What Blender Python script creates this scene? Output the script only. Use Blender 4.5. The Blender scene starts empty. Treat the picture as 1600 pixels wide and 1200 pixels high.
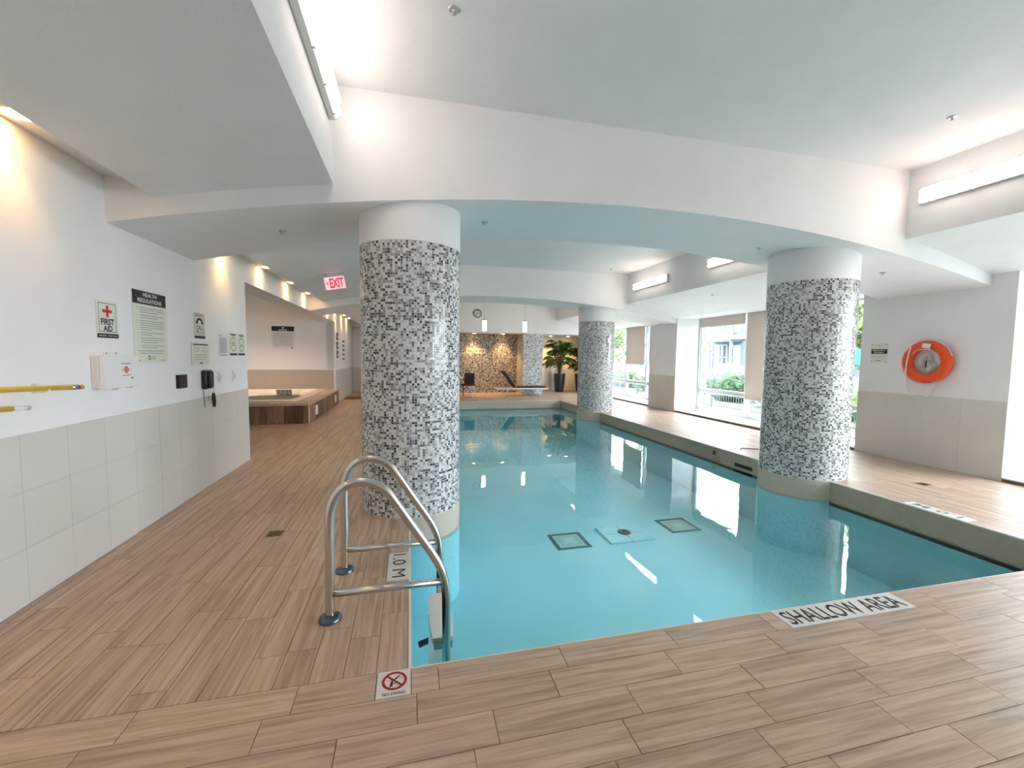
import bpy, bmesh, math, random
from mathutils import Vector, Matrix
random.seed(7)
PI = math.pi
S = bpy.context.scene
COL = S.collection

# ------------------------------------------------------------------ camera
cam_d = bpy.data.cameras.new('camera'); cam = bpy.data.objects.new('camera', cam_d); COL.objects.link(cam)
cam_d.sensor_fit = 'HORIZONTAL'; cam_d.sensor_width = 36.0; cam_d.lens = 36.0 * 662.0 / 1600.0
cam_d.clip_start = 0.02; cam_d.clip_end = 300
r_ = Vector((0.97207764, -0.00493969, 0.23460746))
d_ = Vector((-0.23441645, -0.06592963, 0.96989804))
u_ = Vector((0.01067659, -0.99781205, -0.06524666))
ex = Vector((r_[0], d_[0], u_[0])); ey = -Vector((r_[1], d_[1], u_[1])); ez = -Vector((r_[2], d_[2], u_[2]))
R3 = Matrix((ex, ey, ez)).transposed()
cam.matrix_world = Matrix.Translation((0, 0, 1.5)) @ R3.to_4x4()
S.camera = cam

def project(x, y, z):
    v = r_ * x + d_ * y + u_ * (z - 1.5)
    if v[2] < 0.05: return None
    return 800 + 662 * v[0] / v[2], 600 + 662 * v[1] / v[2]

# ------------------------------------------------------------------ world, sun, exposure
world = bpy.data.worlds.new('sky'); S.world = world; world.use_nodes = True
bg = world.node_tree.nodes['Background']
bg.inputs[0].default_value = (0.90, 0.94, 1.0, 1); bg.inputs[1].default_value = 5.9
sun_d = bpy.data.lights.new('sun', 'SUN'); sun = bpy.data.objects.new('sun', sun_d); COL.objects.link(sun)
sun_d.energy = 4.5; sun_d.angle = 0.02; sun_d.color = (1.0, 0.95, 0.86)
sun.rotation_euler = Vector((-0.36, -0.16, -1.0)).to_track_quat('-Z', 'Y').to_euler()
S.view_settings.view_transform = 'Standard'; S.view_settings.look = 'None'
S.view_settings.gamma = 1.0; S.view_settings.use_curve_mapping = False
S.view_settings.exposure = 1.85
LAMP = 3.3        # brightness of the fluorescent diffusers
SPOT = 6.5        # watts of a recessed downlight

# ------------------------------------------------------------------ materials
MATS = {}
def nt(m): return m.node_tree.nodes, m.node_tree.links
def new_mat(name):
    m = bpy.data.materials.new(name); m.use_nodes = True; MATS[name] = m
    return m
def P(name, col, rough=0.6, metal=0.0, bump=0.0, bscale=40.0, var=0.0, vscale=3.0, emit=None, estr=0.0, spec=None):
    m = new_mat(name); N, L = nt(m); b = N['Principled BSDF']
    b.inputs['Base Color'].default_value = (*col, 1); b.inputs['Roughness'].default_value = rough
    b.inputs['Metallic'].default_value = metal
    if spec is not None: b.inputs['Specular IOR Level'].default_value = spec
    tc = N.new('ShaderNodeTexCoord')
    if bump:
        n = N.new('ShaderNodeTexNoise'); n.inputs['Scale'].default_value = bscale; n.inputs['Detail'].default_value = 4
        L.new(tc.outputs['Object'], n.inputs['Vector'])
        bp = N.new('ShaderNodeBump'); bp.inputs['Strength'].default_value = bump; bp.inputs['Distance'].default_value = 0.004
        L.new(n.outputs['Fac'], bp.inputs['Height']); L.new(bp.outputs['Normal'], b.inputs['Normal'])
    if var:
        n = N.new('ShaderNodeTexNoise'); n.inputs['Scale'].default_value = vscale; n.inputs['Detail'].default_value = 5
        L.new(tc.outputs['Object'], n.inputs['Vector'])
        r = N.new('ShaderNodeValToRGB')
        r.color_ramp.elements[0].position = 0.3; r.color_ramp.elements[1].position = 0.7
        r.color_ramp.elements[0].color = (*[c * (1 - var) for c in col], 1)
        r.color_ramp.elements[1].color = (*[min(1, c * (1 + var)) for c in col], 1)
        L.new(n.outputs['Fac'], r.inputs['Fac']); L.new(r.outputs['Color'], b.inputs['Base Color'])
    if emit:
        b.inputs['Emission Color'].default_value = (*emit, 1); b.inputs['Emission Strength'].default_value = estr
    return m

white_paint = P('white_paint', (0.84, 0.835, 0.85), 0.7, bump=0.25, bscale=90, var=0.015)
ceiling_paint = P('ceiling_paint', (0.80, 0.80, 0.815), 0.8, bump=0.5, bscale=60, var=0.02)
grout = P('floor_grout', (0.06, 0.045, 0.035), 0.9)
pale_grout = P('pale_grout', (0.62, 0.62, 0.60), 0.8)
wall_grout = P('wall_grout', (0.70, 0.68, 0.65), 0.8)
wall_tile_m = P('beige_wall_tile', (0.65, 0.62, 0.58), 0.35, bump=0.05, bscale=6, var=0.025, vscale=2.0)
beige_tile_m = P('beige_band_tile', (0.46, 0.395, 0.315), 0.3, bump=0.1, bscale=30, var=0.04)
edge_white = P('white_edge_trim', (0.78, 0.76, 0.70), 0.35)
steel = P('brushed_steel', (0.62, 0.60, 0.57), 0.24, 1.0, bump=0.05, bscale=200)
dull_steel = P('blued_steel_flange', (0.10, 0.15, 0.19), 0.3, 0.9)
black_p = P('black_plastic', (0.012, 0.012, 0.014), 0.35)
dark_gray = P('dark_grey_metal', (0.05, 0.05, 0.055), 0.4, 0.5)
white_p = P('white_plastic', (0.80, 0.80, 0.79), 0.3)
offwhite_p = P('off_white_plastic', (0.70, 0.69, 0.66), 0.35)
sign_pale = P('pale_sign_board', (0.72, 0.76, 0.67), 0.35)
sign_white = P('white_sign_board', (0.74, 0.75, 0.76), 0.4)
ink = P('black_ink', (0.012, 0.012, 0.012), 0.6)
gray_ink = P('grey_print', (0.22, 0.23, 0.22), 0.6)
blue_ink = P('blue_print', (0.22, 0.26, 0.42), 0.6)
red_ink = P('red_print', (0.62, 0.015, 0.02), 0.5)
dark_red = P('dark_red_print', (0.36, 0.008, 0.012), 0.5)
white_ink = P('white_print', (0.85, 0.85, 0.85), 0.5)
green_ink = P('green_print', (0.12, 0.30, 0.10), 0.5)
tile_white = P('white_marker_tile', (0.70, 0.68, 0.64), 0.3)
orange = P('orange_foam_plastic', (0.85, 0.085, 0.012), 0.38, bump=0.1, bscale=60)
rope_m = P('white_rope', (0.72, 0.70, 0.65), 0.8, bump=0.5, bscale=300)
yellow = P('yellow_fibreglass', (0.85, 0.56, 0.03), 0.35)
acrylic = P('cream_acrylic', (0.82, 0.76, 0.62), 0.15)
brownriser = P('dark_sill_riser', (0.16, 0.135, 0.10), 0.6)
frame_m = P('window_aluminium', (0.50, 0.52, 0.53), 0.4, 0.4)
frame_white = P('white_window_trim', (0.80, 0.82, 0.83), 0.4)
bronze_plate = P('bronze_plate', (0.22, 0.17, 0.11), 0.35, 0.5)
mirror_blue = P('pool_light_tile', (0.45, 0.80, 0.84), 0.3)
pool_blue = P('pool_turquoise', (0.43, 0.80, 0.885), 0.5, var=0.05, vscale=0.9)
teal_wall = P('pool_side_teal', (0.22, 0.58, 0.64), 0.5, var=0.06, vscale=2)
dark_teal = P('dark_teal_mosaic', (0.02, 0.16, 0.17), 0.4)
pale_teal = P('pale_teal_mosaic', (0.48, 0.72, 0.66), 0.4, var=0.1, vscale=30)
gray_teal = P('grey_teal_mosaic', (0.36, 0.60, 0.57), 0.4, var=0.1, vscale=30)
leaf_m = P('palm_leaf', (0.06, 0.12, 0.025), 0.4, var=0.5, vscale=6)
leaf_y = P('yellowish_palm_leaf', (0.22, 0.26, 0.05), 0.45, var=0.4, vscale=6)
stem_m = P('palm_stem', (0.05, 0.07, 0.02), 0.6)
soil_m = P('soil', (0.03, 0.02, 0.015), 0.95)
charcoal = P('charcoal_planter', (0.018, 0.02, 0.024), 0.35)
cushion_m = P('black_cushion', (0.012, 0.012, 0.016), 0.7)
bush_m = P('bush_leaves', (0.045, 0.095, 0.04), 0.6, var=0.5, vscale=3)
tree_m = P('tree_leaves', (0.12, 0.19, 0.04), 0.6, var=0.5, vscale=2)
bark_m = P('bark', (0.12, 0.09, 0.06), 0.9, bump=0.5, bscale=20)
pave_m = P('outdoor_paving', (0.09, 0.105, 0.115), 0.85, var=0.08, vscale=1.0)
lawn_m = P('lawn', (0.08, 0.14, 0.05), 0.9, var=0.3, vscale=4)
facade_m = P('townhouse_wall', (0.10, 0.135, 0.17), 0.8, var=0.06)
facade_w = P('townhouse_trim', (0.24, 0.28, 0.32), 0.6)
far_glass = P('townhouse_glass', (0.04, 0.07, 0.10), 0.08)
roof_m = P('townhouse_roof', (0.06, 0.08, 0.10), 0.8, bump=0.4, bscale=10)
teal_sign = P('teal_sign_paint', (0.01, 0.42, 0.36), 0.5)
fence_m = P('fence_metal', (0.10, 0.12, 0.13), 0.5, 0.3)

def emis(name, col, st):
    m = new_mat(name); N, L = nt(m); N.remove(N['Principled BSDF'])
    e = N.new('ShaderNodeEmission'); e.inputs[0].default_value = (*col, 1); e.inputs[1].default_value = st
    L.new(e.outputs[0], N['Material Output'].inputs[0]); return m
lamp_m = emis('fluorescent_diffuser', (1.0, 0.84, 0.72), LAMP)
spot_m = emis('downlight_glow', (1.0, 0.62, 0.26), 14.0)
pend_m = emis('pendant_glow', (1.0, 0.80, 0.62), 2.2)
exit_m = P('exit_red', (0.75, 0.01, 0.05), 0.4, emit=(1.0, 0.015, 0.08), estr=0.35)
exit_face = P('exit_face', (0.80, 0.62, 0.64), 0.4, emit=(1.0, 0.55, 0.60), estr=0.22)

def glassy(name, tint, ior=1.45, rough=0.0, ripple=None):
    m = new_mat(name); N, L = nt(m); N.remove(N['Principled BSDF'])
    t = N.new('ShaderNodeBsdfTransparent'); t.inputs[0].default_value = (*tint, 1)
    g = N.new('ShaderNodeBsdfGlossy'); g.inputs['Roughness'].default_value = rough
    f = N.new('ShaderNodeFresnel'); f.inputs[0].default_value = ior
    mx = N.new('ShaderNodeMixShader')
    ge = N.new('ShaderNodeNewGeometry'); md = N.new('ShaderNodeMath'); md.operation = 'MULTIPLY_ADD'   # same reflectance from both faces
    md.inputs[1].default_value = 1.0 / ior - ior; md.inputs[2].default_value = ior
    L.new(ge.outputs['Backfacing'], md.inputs[0]); L.new(md.outputs[0], f.inputs[0])
    L.new(f.outputs[0], mx.inputs[0]); L.new(t.outputs[0], mx.inputs[1]); L.new(g.outputs[0], mx.inputs[2])
    L.new(mx.outputs[0], N['Material Output'].inputs[0])
    if ripple:
        tc = N.new('ShaderNodeTexCoord'); mp = N.new('ShaderNodeMapping'); mp.inputs['Scale'].default_value = (1.6, 0.9, 1)
        n = N.new('ShaderNodeTexNoise'); n.inputs['Scale'].default_value = 1.3; n.inputs['Detail'].default_value = 2.0
        bp = N.new('ShaderNodeBump'); bp.inputs['Strength'].default_value = ripple; bp.inputs['Distance'].default_value = 0.02
        L.new(tc.outputs['Object'], mp.inputs[0]); L.new(mp.outputs[0], n.inputs['Vector'])
        L.new(n.outputs['Fac'], bp.inputs['Height'])
        L.new(bp.outputs[0], g.inputs['Normal']); L.new(bp.outputs[0], f.inputs['Normal'])
    return m
glass_m = glassy('window_glass', (0.93, 0.955, 0.965))
water_m = glassy('pool_water', (0.80, 0.955, 0.98), ior=1.32, ripple=0.16)
tubwater_m = glassy('tub_water', (0.93, 0.98, 0.96), ior=1.33, ripple=0.1)

def blind_mat():
    m = new_mat('blind_fabric'); N, L = nt(m); N.remove(N['Principled BSDF'])
    d = N.new('ShaderNodeBsdfDiffuse'); d.inputs[0].default_value = (0.64, 0.59, 0.56, 1)
    t = N.new('ShaderNodeBsdfTranslucent'); t.inputs[0].default_value = (0.62, 0.53, 0.45, 1)
    mx = N.new('ShaderNodeMixShader'); mx.inputs[0].default_value = 0.28
    L.new(d.outputs[0], mx.inputs[1]); L.new(t.outputs[0], mx.inputs[2]); L.new(mx.outputs[0], N['Material Output'].inputs[0])
    return m
blind_m = blind_mat()

def wood(name, axis, island, dark, light, rough=0.38, vmin=0.90, vmax=1.09):
    """printed wood-look tile: grain streaks along one local axis, each piece shifted and toned on its own"""
    m = new_mat(name); N, L = nt(m); b = N['Principled BSDF']; b.inputs['Roughness'].default_value = rough
    tc = N.new('ShaderNodeTexCoord')
    if island: rnd = N.new('ShaderNodeNewGeometry').outputs['Random Per Island']
    else: rnd = N.new('ShaderNodeObjectInfo').outputs['Random']
    mp = N.new('ShaderNodeMapping')
    sc = [34, 34, 34]; sc[axis] = 1.7; mp.inputs['Scale'].default_value = sc
    mul = N.new('ShaderNodeMath'); mul.operation = 'MULTIPLY'; mul.inputs[1].default_value = 57.0
    L.new(rnd, mul.inputs[0]); cb = N.new('ShaderNodeCombineXYZ')
    for k in range(3): L.new(mul.outputs[0], cb.inputs[k])
    L.new(tc.outputs['Object'], mp.inputs[0]); L.new(cb.outputs[0], mp.inputs['Location'])
    n = N.new('ShaderNodeTexNoise'); n.inputs['Scale'].default_value = 1.0; n.inputs['Detail'].default_value = 6; n.inputs['Roughness'].default_value = 0.65
    n.inputs['Distortion'].default_value = 0.6
    L.new(mp.outputs[0], n.inputs['Vector'])
    r = N.new('ShaderNodeValToRGB'); e = r.color_ramp.elements
    e[0].position = 0.27; e[0].color = (*dark, 1); e[1].position = 0.67; e[1].color = (*light, 1)
    L.new(n.outputs['Fac'], r.inputs['Fac'])
    mr = N.new('ShaderNodeMapRange'); mr.inputs['To Min'].default_value = vmin; mr.inputs['To Max'].default_value = vmax
    L.new(rnd, mr.inputs['Value'])
    hs = N.new('ShaderNodeHueSaturation'); L.new(mr.outputs[0], hs.inputs['Value']); L.new(r.outputs[0], hs.inputs['Color'])
    L.new(hs.outputs[0], b.inputs['Base Color'])
    bp = N.new('ShaderNodeBump'); bp.inputs['Strength'].default_value = 0.12; bp.inputs['Distance'].default_value = 0.002
    L.new(n.outputs['Fac'], bp.inputs['Height']); L.new(bp.outputs[0], b.inputs['Normal'])
    return m
WD, WL = (0.27, 0.185, 0.128), (0.58, 0.435, 0.325)
wood_x = wood('wood_look_tile', 0, False, WD, WL)
wood_isl_y = wood('wood_look_tile_joined', 1, True, WD, WL)
wood_isl_x = wood('wood_look_tile_joined_across', 0, True, WD, WL)
tub_wood = wood('brown_wood_cladding', 2, False, (0.06, 0.024, 0.012), (0.28, 0.155, 0.09), 0.5, 0.4, 1.8)

def ramp_random(m, src, steps):
    N, L = nt(m); r = N.new('ShaderNodeValToRGB'); r.color_ramp.interpolation = 'CONSTANT'
    while len(r.color_ramp.elements) < len(steps): r.color_ramp.elements.new(0.5)
    for e, (p, c) in zip(r.color_ramp.elements, steps): e.position = p; e.color = (*c, 1)
    L.new(src, r.inputs[0]); return r.outputs[0]
MOS = [(0, (0.78, 0.79, 0.78)), (0.33, (0.62, 0.63, 0.63)), (0.48, (0.43, 0.43, 0.435)), (0.65, (0.27, 0.27, 0.285)), (0.79, (0.13, 0.13, 0.15)), (0.92, (0.05, 0.05, 0.065))]
mosaic_m = new_mat('glass_mosaic_tile'); _N, _L = nt(mosaic_m)
_L.new(ramp_random(mosaic_m, _N.new('ShaderNodeNewGeometry').outputs['Random Per Island'], MOS), _N['Principled BSDF'].inputs['Base Color'])
_N['Principled BSDF'].inputs['Roughness'].default_value = 0.18
def mosaic_far(name, pitch, steps):
    m = new_mat(name); N, L = nt(m); b = N['Principled BSDF']; b.inputs['Roughness'].default_value = 0.25
    tc = N.new('ShaderNodeTexCoord')
    ad = N.new('ShaderNodeVectorMath'); ad.operation = 'ADD'; ad.inputs[1].default_value = (pitch * 0.5,) * 3
    sc = N.new('ShaderNodeVectorMath'); sc.operation = 'SCALE'; sc.inputs['Scale'].default_value = 1.0 / pitch
    fl = N.new('ShaderNodeVectorMath'); fl.operation = 'FLOOR'
    wn = N.new('ShaderNodeTexWhiteNoise'); wn.noise_dimensions = '3D'
    L.new(tc.outputs['Object'], ad.inputs[0]); L.new(ad.outputs[0], sc.inputs[0]); L.new(sc.outputs[0], fl.inputs[0]); L.new(fl.outputs[0], wn.inputs['Vector'])
    L.new(ramp_random(m, wn.outputs['Value'], steps), b.inputs['Base Color']); return m
mosaic_wall_m = mosaic_far('far_mosaic_dark', 0.034, [(0, (0.52, 0.50, 0.48)), (0.25, (0.36, 0.34, 0.33)), (0.5, (0.20, 0.19, 0.19)), (0.7, (0.12, 0.115, 0.12)), (0.85, (0.06, 0.06, 0.07))])
mosaic_pier_m = mosaic_far('far_mosaic_light', 0.034, [(0, (0.68, 0.69, 0.70)), (0.4, (0.52, 0.53, 0.55)), (0.65, (0.34, 0.35, 0.38)), (0.85, (0.18, 0.19, 0.22))])

def grid_tile(name, col, gcol, w, h, ax=(0, 2), rough=0.3):
    """small square tiles with pale joints, for pieces a few pixels across"""
    m = new_mat(name); N, L = nt(m); b = N['Principled BSDF']; b.inputs['Roughness'].default_value = rough
    tc = N.new('ShaderNodeTexCoord'); sp = N.new('ShaderNodeSeparateXYZ'); cb = N.new('ShaderNodeCombineXYZ')
    L.new(tc.outputs['Object'], sp.inputs[0]); L.new(sp.outputs[ax[0]], cb.inputs[0]); L.new(sp.outputs[ax[1]], cb.inputs[1])
    bt = N.new('ShaderNodeTexBrick'); bt.offset = 0.0; bt.inputs['Scale'].default_value = 1.0
    bt.inputs['Brick Width'].default_value = w; bt.inputs['Row Height'].default_value = h; bt.inputs['Mortar Size'].default_value = 0.0015
    bt.inputs['Color1'].default_value = (*col, 1); bt.inputs['Color2'].default_value = (*[c * 0.93 for c in col], 1); bt.inputs['Mortar'].default_value = (*gcol, 1)
    L.new(cb.outputs[0], bt.inputs['Vector']); L.new(bt.outputs['Color'], b.inputs['Base Color']); return m
band_y = grid_tile('beige_band_along', (0.56, 0.48, 0.375), (0.50, 0.43, 0.34), 0.05, 0.05, (1, 2))
band_x = grid_tile('beige_band_across', (0.58, 0.50, 0.40), (0.52, 0.45, 0.36), 0.05, 0.05, (0, 2))

# ------------------------------------------------------------------ helpers
def props(o, label=None, cat=None, group=None, kind=None):
    if label: o['label'] = label
    if cat: o['category'] = cat
    if group: o['group'] = group
    if kind: o['kind'] = kind
    return o
def thing(name, label, cat, loc=(0, 0, 0), group=None, kind=None):
    o = bpy.data.objects.new(name, None); COL.objects.link(o); o.location = loc; o.empty_display_size = 0.1
    return props(o, label, cat, group, kind)
def root_loc(p):
    v = Vector((0, 0, 0))
    while p is not None: v += p.location; p = p.parent
    return v
def link(name, me, mats, parent=None, smooth=False):
    o = bpy.data.objects.new(name, me); COL.objects.link(o)
    for m in (mats if isinstance(mats, (list, tuple)) else [mats]): me.materials.append(m)
    if parent is not None: me.transform(Matrix.Translation(-root_loc(parent))); o.parent = parent
    if smooth:
        for p in me.polygons: p.use_smooth = True
    return o
def fin(name, bm, mat, parent=None, smooth=False, **kw):
    """bmesh (world coordinates) -> ONE object"""
    me = bpy.data.meshes.new(name); bmesh.ops.recalc_face_normals(bm, faces=bm.faces[:]); bm.to_mesh(me); bm.free()
    o = link(name, me, mat, parent, smooth); 
    if kw: props(o, **kw)
    if parent is None:      # put the origin at the base centre
        vs = [v.co for v in me.vertices]
        c = Vector(((min(v[0] for v in vs) + max(v[0] for v in vs)) / 2, (min(v[1] for v in vs) + max(v[1] for v in vs)) / 2, min(v[2] for v in vs)))
        me.transform(Matrix.Translation(-c)); o.location = c
    return o
def B(): return bmesh.new()
def box(bm, x0, x1, y0, y1, z0, z1, bev=0.0):
    M = Matrix.Translation(((x0 + x1) / 2, (y0 + y1) / 2, (z0 + z1) / 2)) @ Matrix.Diagonal((abs(x1 - x0), abs(y1 - y0), abs(z1 - z0), 1))
    g = bmesh.ops.create_cube(bm, size=1.0, matrix=M)
    if bev:
        es = list({e for v in g['verts'] for e in v.link_edges})
        bmesh.ops.bevel(bm, geom=es, offset=bev, segments=2, affect='EDGES', profile=0.6)
    return bm
def cyl(bm, c0, c1, r0, r1=None, seg=24, cap=True):
    c0, c1 = Vector(c0), Vector(c1); r1 = r0 if r1 is None else r1; d = c1 - c0
    M = Matrix.Translation((c0 + c1) / 2) @ d.to_track_quat('Z', 'Y').to_matrix().to_4x4()
    bmesh.ops.create_cone(bm, cap_ends=cap, segments=seg, radius1=r0, radius2=r1, depth=d.length, matrix=M); return bm
def tube(bm, pts, r, seg=12, closed=False, cap=True):
    pts = [Vector(p) for p in pts]; n = len(pts); rings = []; up = None
    for i, p in enumerate(pts):
        a = pts[(i - 1) % n] if (closed or i > 0) else p; b = pts[(i + 1) % n] if (closed or i < n - 1) else p
        t = (b - a).normalized()
        if up is None: up = t.orthogonal().normalized()
        else:
            up = (up - t * up.dot(t)); up = up.normalized() if up.length > 1e-6 else t.orthogonal().normalized()
        s = t.cross(up); rr = r[i] if isinstance(r, (list, tuple)) else r
        rings.append([bm.verts.new(p + (up * math.cos(2 * PI * k / seg) + s * math.sin(2 * PI * k / seg)) * rr) for k in range(seg)])
    for i in range(n if closed else n - 1):
        A, C = rings[i], rings[(i + 1) % n]
        for k in range(seg): bm.faces.new((A[k], A[(k + 1) % seg], C[(k + 1) % seg], C[k]))
    if cap and not closed: bm.faces.new(rings[0]); bm.faces.new(rings[-1][::-1])
    return bm
def smooth_path(pts, n=8):
    """Catmull-Rom through the points"""
    pts = [Vector(p) for p in pts]; out = []
    for i in range(len(pts) - 1):
        p0 = pts[max(i - 1, 0)]; p1 = pts[i]; p2 = pts[i + 1]; p3 = pts[min(i + 2, len(pts) - 1)]
        for k in range(n):
            t = k / n
            out.append(0.5 * ((2 * p1) + (p2 - p0) * t + (2 * p0 - 5 * p1 + 4 * p2 - p3) * t * t + (3 * p1 - p0 - 3 * p2 + p3) * t ** 3))
    out.append(pts[-1]); return out
def prism(bm, pts, axis, a, b):
    """polygon in the plane across an axis, extruded from a to b"""
    def mk(p, v):
        return (v, p[0], p[1]) if axis == 0 else (p[0], v, p[1]) if axis == 1 else (p[0], p[1], v)
    A = [bm.verts.new(mk(p, a)) for p in pts]; C = [bm.verts.new(mk(p, b)) for p in pts]
    bm.faces.new(A); bm.faces.new(C[::-1]); n = len(pts)
    for i in range(n): bm.faces.new((A[i], C[i], C[(i + 1) % n], A[(i + 1) % n]))
    return bm
def lathe(bm, prof, c, seg=32):
    rings = []
    for r, z in prof: rings.append([bm.verts.new((c[0] + r * math.cos(2 * PI * k / seg), c[1] + r * math.sin(2 * PI * k / seg), c[2] + z)) for k in range(seg)])
    for A, C in zip(rings, rings[1:]):
        for k in range(seg): bm.faces.new((A[k], A[(k + 1) % seg], C[(k + 1) % seg], C[k]))
    return bm
def text(s, c, right, up, w, h, mat, parent, name='lettering', bold=0.0, depth=0.0008):
    """flat lettering fitted in a w x h box centred at c"""
    cu = bpy.data.curves.new('t', 'FONT'); cu.body = s; cu.extrude = 0.0; cu.offset = bold; cu.align_x = 'CENTER'; cu.space_line = 0.9
    cu.resolution_u = 3
    to = bpy.data.objects.new('t', cu); COL.objects.link(to); bpy.context.view_layer.update()
    me = bpy.data.meshes.new_from_object(to.evaluated_get(bpy.context.evaluated_depsgraph_get()))
    bpy.data.objects.remove(to); bpy.data.curves.remove(cu)
    xs = [v.co.x for v in me.vertices]; ys = [v.co.y for v in me.vertices]
    sx = w / (max(xs) - min(xs)); sy = h / (max(ys) - min(ys)); mx, my = (max(xs) + min(xs)) / 2, (max(ys) + min(ys)) / 2
    R, U, C = Vector(right).normalized(), Vector(up).normalized(), Vector(c); Nn = R.cross(U)
    for v in me.vertices: v.co = C + R * ((v.co.x - mx) * sx) + U * ((v.co.y - my) * sy) + Nn * depth
    me.name = name; me.materials.clear()
    return link(name, me, mat, parent)
class Plane:
    """a flat board frame: local (a, b) -> world; n points to the viewer"""
    def __init__(s, c, right, up): s.c = Vector(c); s.r = Vector(right).normalized(); s.u = Vector(up).normalized(); s.n = s.r.cross(s.u)
    def p(s, a, b, d=0): return s.c + s.r * a + s.u * b + s.n * d
    def slab(s, bm, a0, a1, b0, b1, d0, d1):
        vs = [bm.verts.new(s.p(a, b, d)) for d in (d0, d1) for a, b in ((a0, b0), (a1, b0), (a1, b1), (a0, b1))]
        for f in ((3, 2, 1, 0), (4, 5, 6, 7), (0, 1, 5, 4), (1, 2, 6, 5), (2, 3, 7, 6), (3, 0, 4, 7)): bm.faces.new([vs[i] for i in f])
        return bm
    def ring(s, bm, ca, cb, ra, rb, t, d0, d1, seg=32):
        pts = []
        for k in range(seg):
            q = 2 * PI * k / seg; co, si = math.cos(q), math.sin(q)
            pts.append([bm.verts.new(s.p(ca + co * (ra - e), cb + si * (rb - e), d)) for e, d in ((0, d0), (0, d1), (t, d1), (t, d0))])
        for k in range(seg):
            A, C = pts[k], pts[(k + 1) % seg]
            for j in range(4): bm.faces.new((A[j], A[(j + 1) % 4], C[(j + 1) % 4], C[j]))
        return bm
    def poly(s, bm, pts, d0, d1):
        A = [bm.verts.new(s.p(a, b, d0)) for a, b in pts]; C = [bm.verts.new(s.p(a, b, d1)) for a, b in pts]
        bm.faces.new(A[::-1]); bm.faces.new(C); n = len(pts)
        for i in range(n): bm.faces.new((A[i], A[(i + 1) % n], C[(i + 1) % n], C[i]))
        return bm

# ------------------------------------------------------------------ dimensions
XL, XR, XG = -2.215, 7.2, 7.9          # left wall, right piers, window plane
PX0, PX1, PY0, PY1, ZW, ZP = 0.0, 5.05, 2.0, 13.75, -0.235, -0.95
HX = -5.2                              # hot tub alcove, left side
def arch(x): return 2.985 - 0.0235 * (x - 2.45) ** 2
CZ = 3.71

# ------------------------------------------------------------------ floor
floor_bm = B()
for a in ((XL - 0.3, XG + 0.3, -3.2, PY0 - 0.0), (HX - 0.2, PX0, PY0, PY1), (PX1, XG + 0.3, PY0, PY1), (HX - 0.2, XG + 0.3, PY1, 18.3)):
    box(floor_bm, *a, -0.30, -0.006)
floor = fin('floor', floor_bm, grout, kind='structure')
tiles = []          # (x0, x1, y0, y1, axis) axis 0: long side along X
G = 0.0027
TW, TL = 0.1625, 0.618
offs = [0.124, 0.023, 0.335, 0.232, 0.12, 0.30, 0.45, 0.05, 0.20, 0.38, 0.51, 0.1, 0.28]
row = 0; y = PY0
while y > 0.5:
    x = offs[row % 13] - TL * 5
    while x < XR + 0.6:
        x0, x1 = x, x + TL
        if row == 0:      # the marker strips interrupt the row along the pool edge
            for lo, hi in ((-0.155, 0.0), (2.075, 3.01)):
                if x0 < lo < x1 and x0 < hi < x1: tiles.append((hi, x1, y - TW, y, 0)); x1 = lo
                elif x0 < lo < x1: x1 = lo
                elif x0 < hi < x1: x0 = hi
                elif lo <= x0 and x1 <= hi: x1 = x0
        x0 = max(x0, XL); x1 = min(x1, XG)
        if x1 - x0 > 0.03: tiles.append((x0, x1, y - TW, y, 0))
        x += TL
    row += 1; y -= TW
tiles = [t for t in tiles]
def strips(xa, xb, ya, yb, from_right, seed, cut=None):
    rs = random.Random(seed); w = 0.149; x = xb if from_right else xa; k = 0
    while (x > xa + 0.02) if from_right else (x < xb - 0.02):
        x0, x1 = (max(x - w, xa), x) if from_right else (x, min(x + w, xb))
        yy = ya - rs.random() * TL
        while yy < yb:
            y0, y1 = max(yy, ya), min(yy + TL, yb)
            if cut and cut(x0, x1): 
                for lo, hi in cut(x0, x1):
                    if y0 < hi and y1 > lo:
                        if y0 < lo: tiles.append((x0, x1, y0, lo, 1))
                        y0 = hi
            if y1 - y0 > 0.02: tiles.append((x0, x1, y0, y1, 1))
            yy += TL
        x += -w if from_right else w
strips(XL, PX0 - 0.012, PY0, PY1, True, 3, lambda a, b: [(2.835, 3.245)] if b > -0.02 else [])
strips(PX1 + 0.012, XR, PY0, PY1, False, 5, lambda a, b: [(2.76, 3.3)] if a < PX1 + 0.02 else [])
strips(HX, XL, 6.65, 9.9, True, 8)
strips(XL, XG, PY1 + 0.012, 17.9, False, 9)
def inside_col(x, y, c, r): return (x - c[0]) ** 2 + (y - c[1]) ** 2 < r * r
COLS = [((0.018, 4.40), 0.482), ((5.14, 4.57), 0.500), ((5.11, 11.10), 0.496)]
def under_col(t):
    return any(all(inside_col(x, y, c, r - 0.02) for x in t[:2] for y in t[2:4]) for c, r in COLS)
tiles = [t for t in tiles if not under_col(t)]
def px_area(t):
    ps = [project(x, y, 0) for x, y in ((t[0], t[2]), (t[1], t[2]), (t[1], t[3]), (t[0], t[3]))]
    if any(p is None for p in ps): return 0
    cx = sum(p[0] for p in ps) / 4; cy = sum(p[1] for p in ps) / 4
    if not any(-5 < p[0] < 1605 and p[1] < 1205 for p in ps): return 0
    if t[0] < XL - 0.01 and t[2] < 9: return 0
    return abs(sum(ps[i][0] * ps[(i + 1) % 4][1] - ps[(i + 1) % 4][0] * ps[i][1] for i in range(4))) / 2
tiles.sort(key=px_area, reverse=True)
mesh_cache = {}
rt = random.Random(11)
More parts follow.
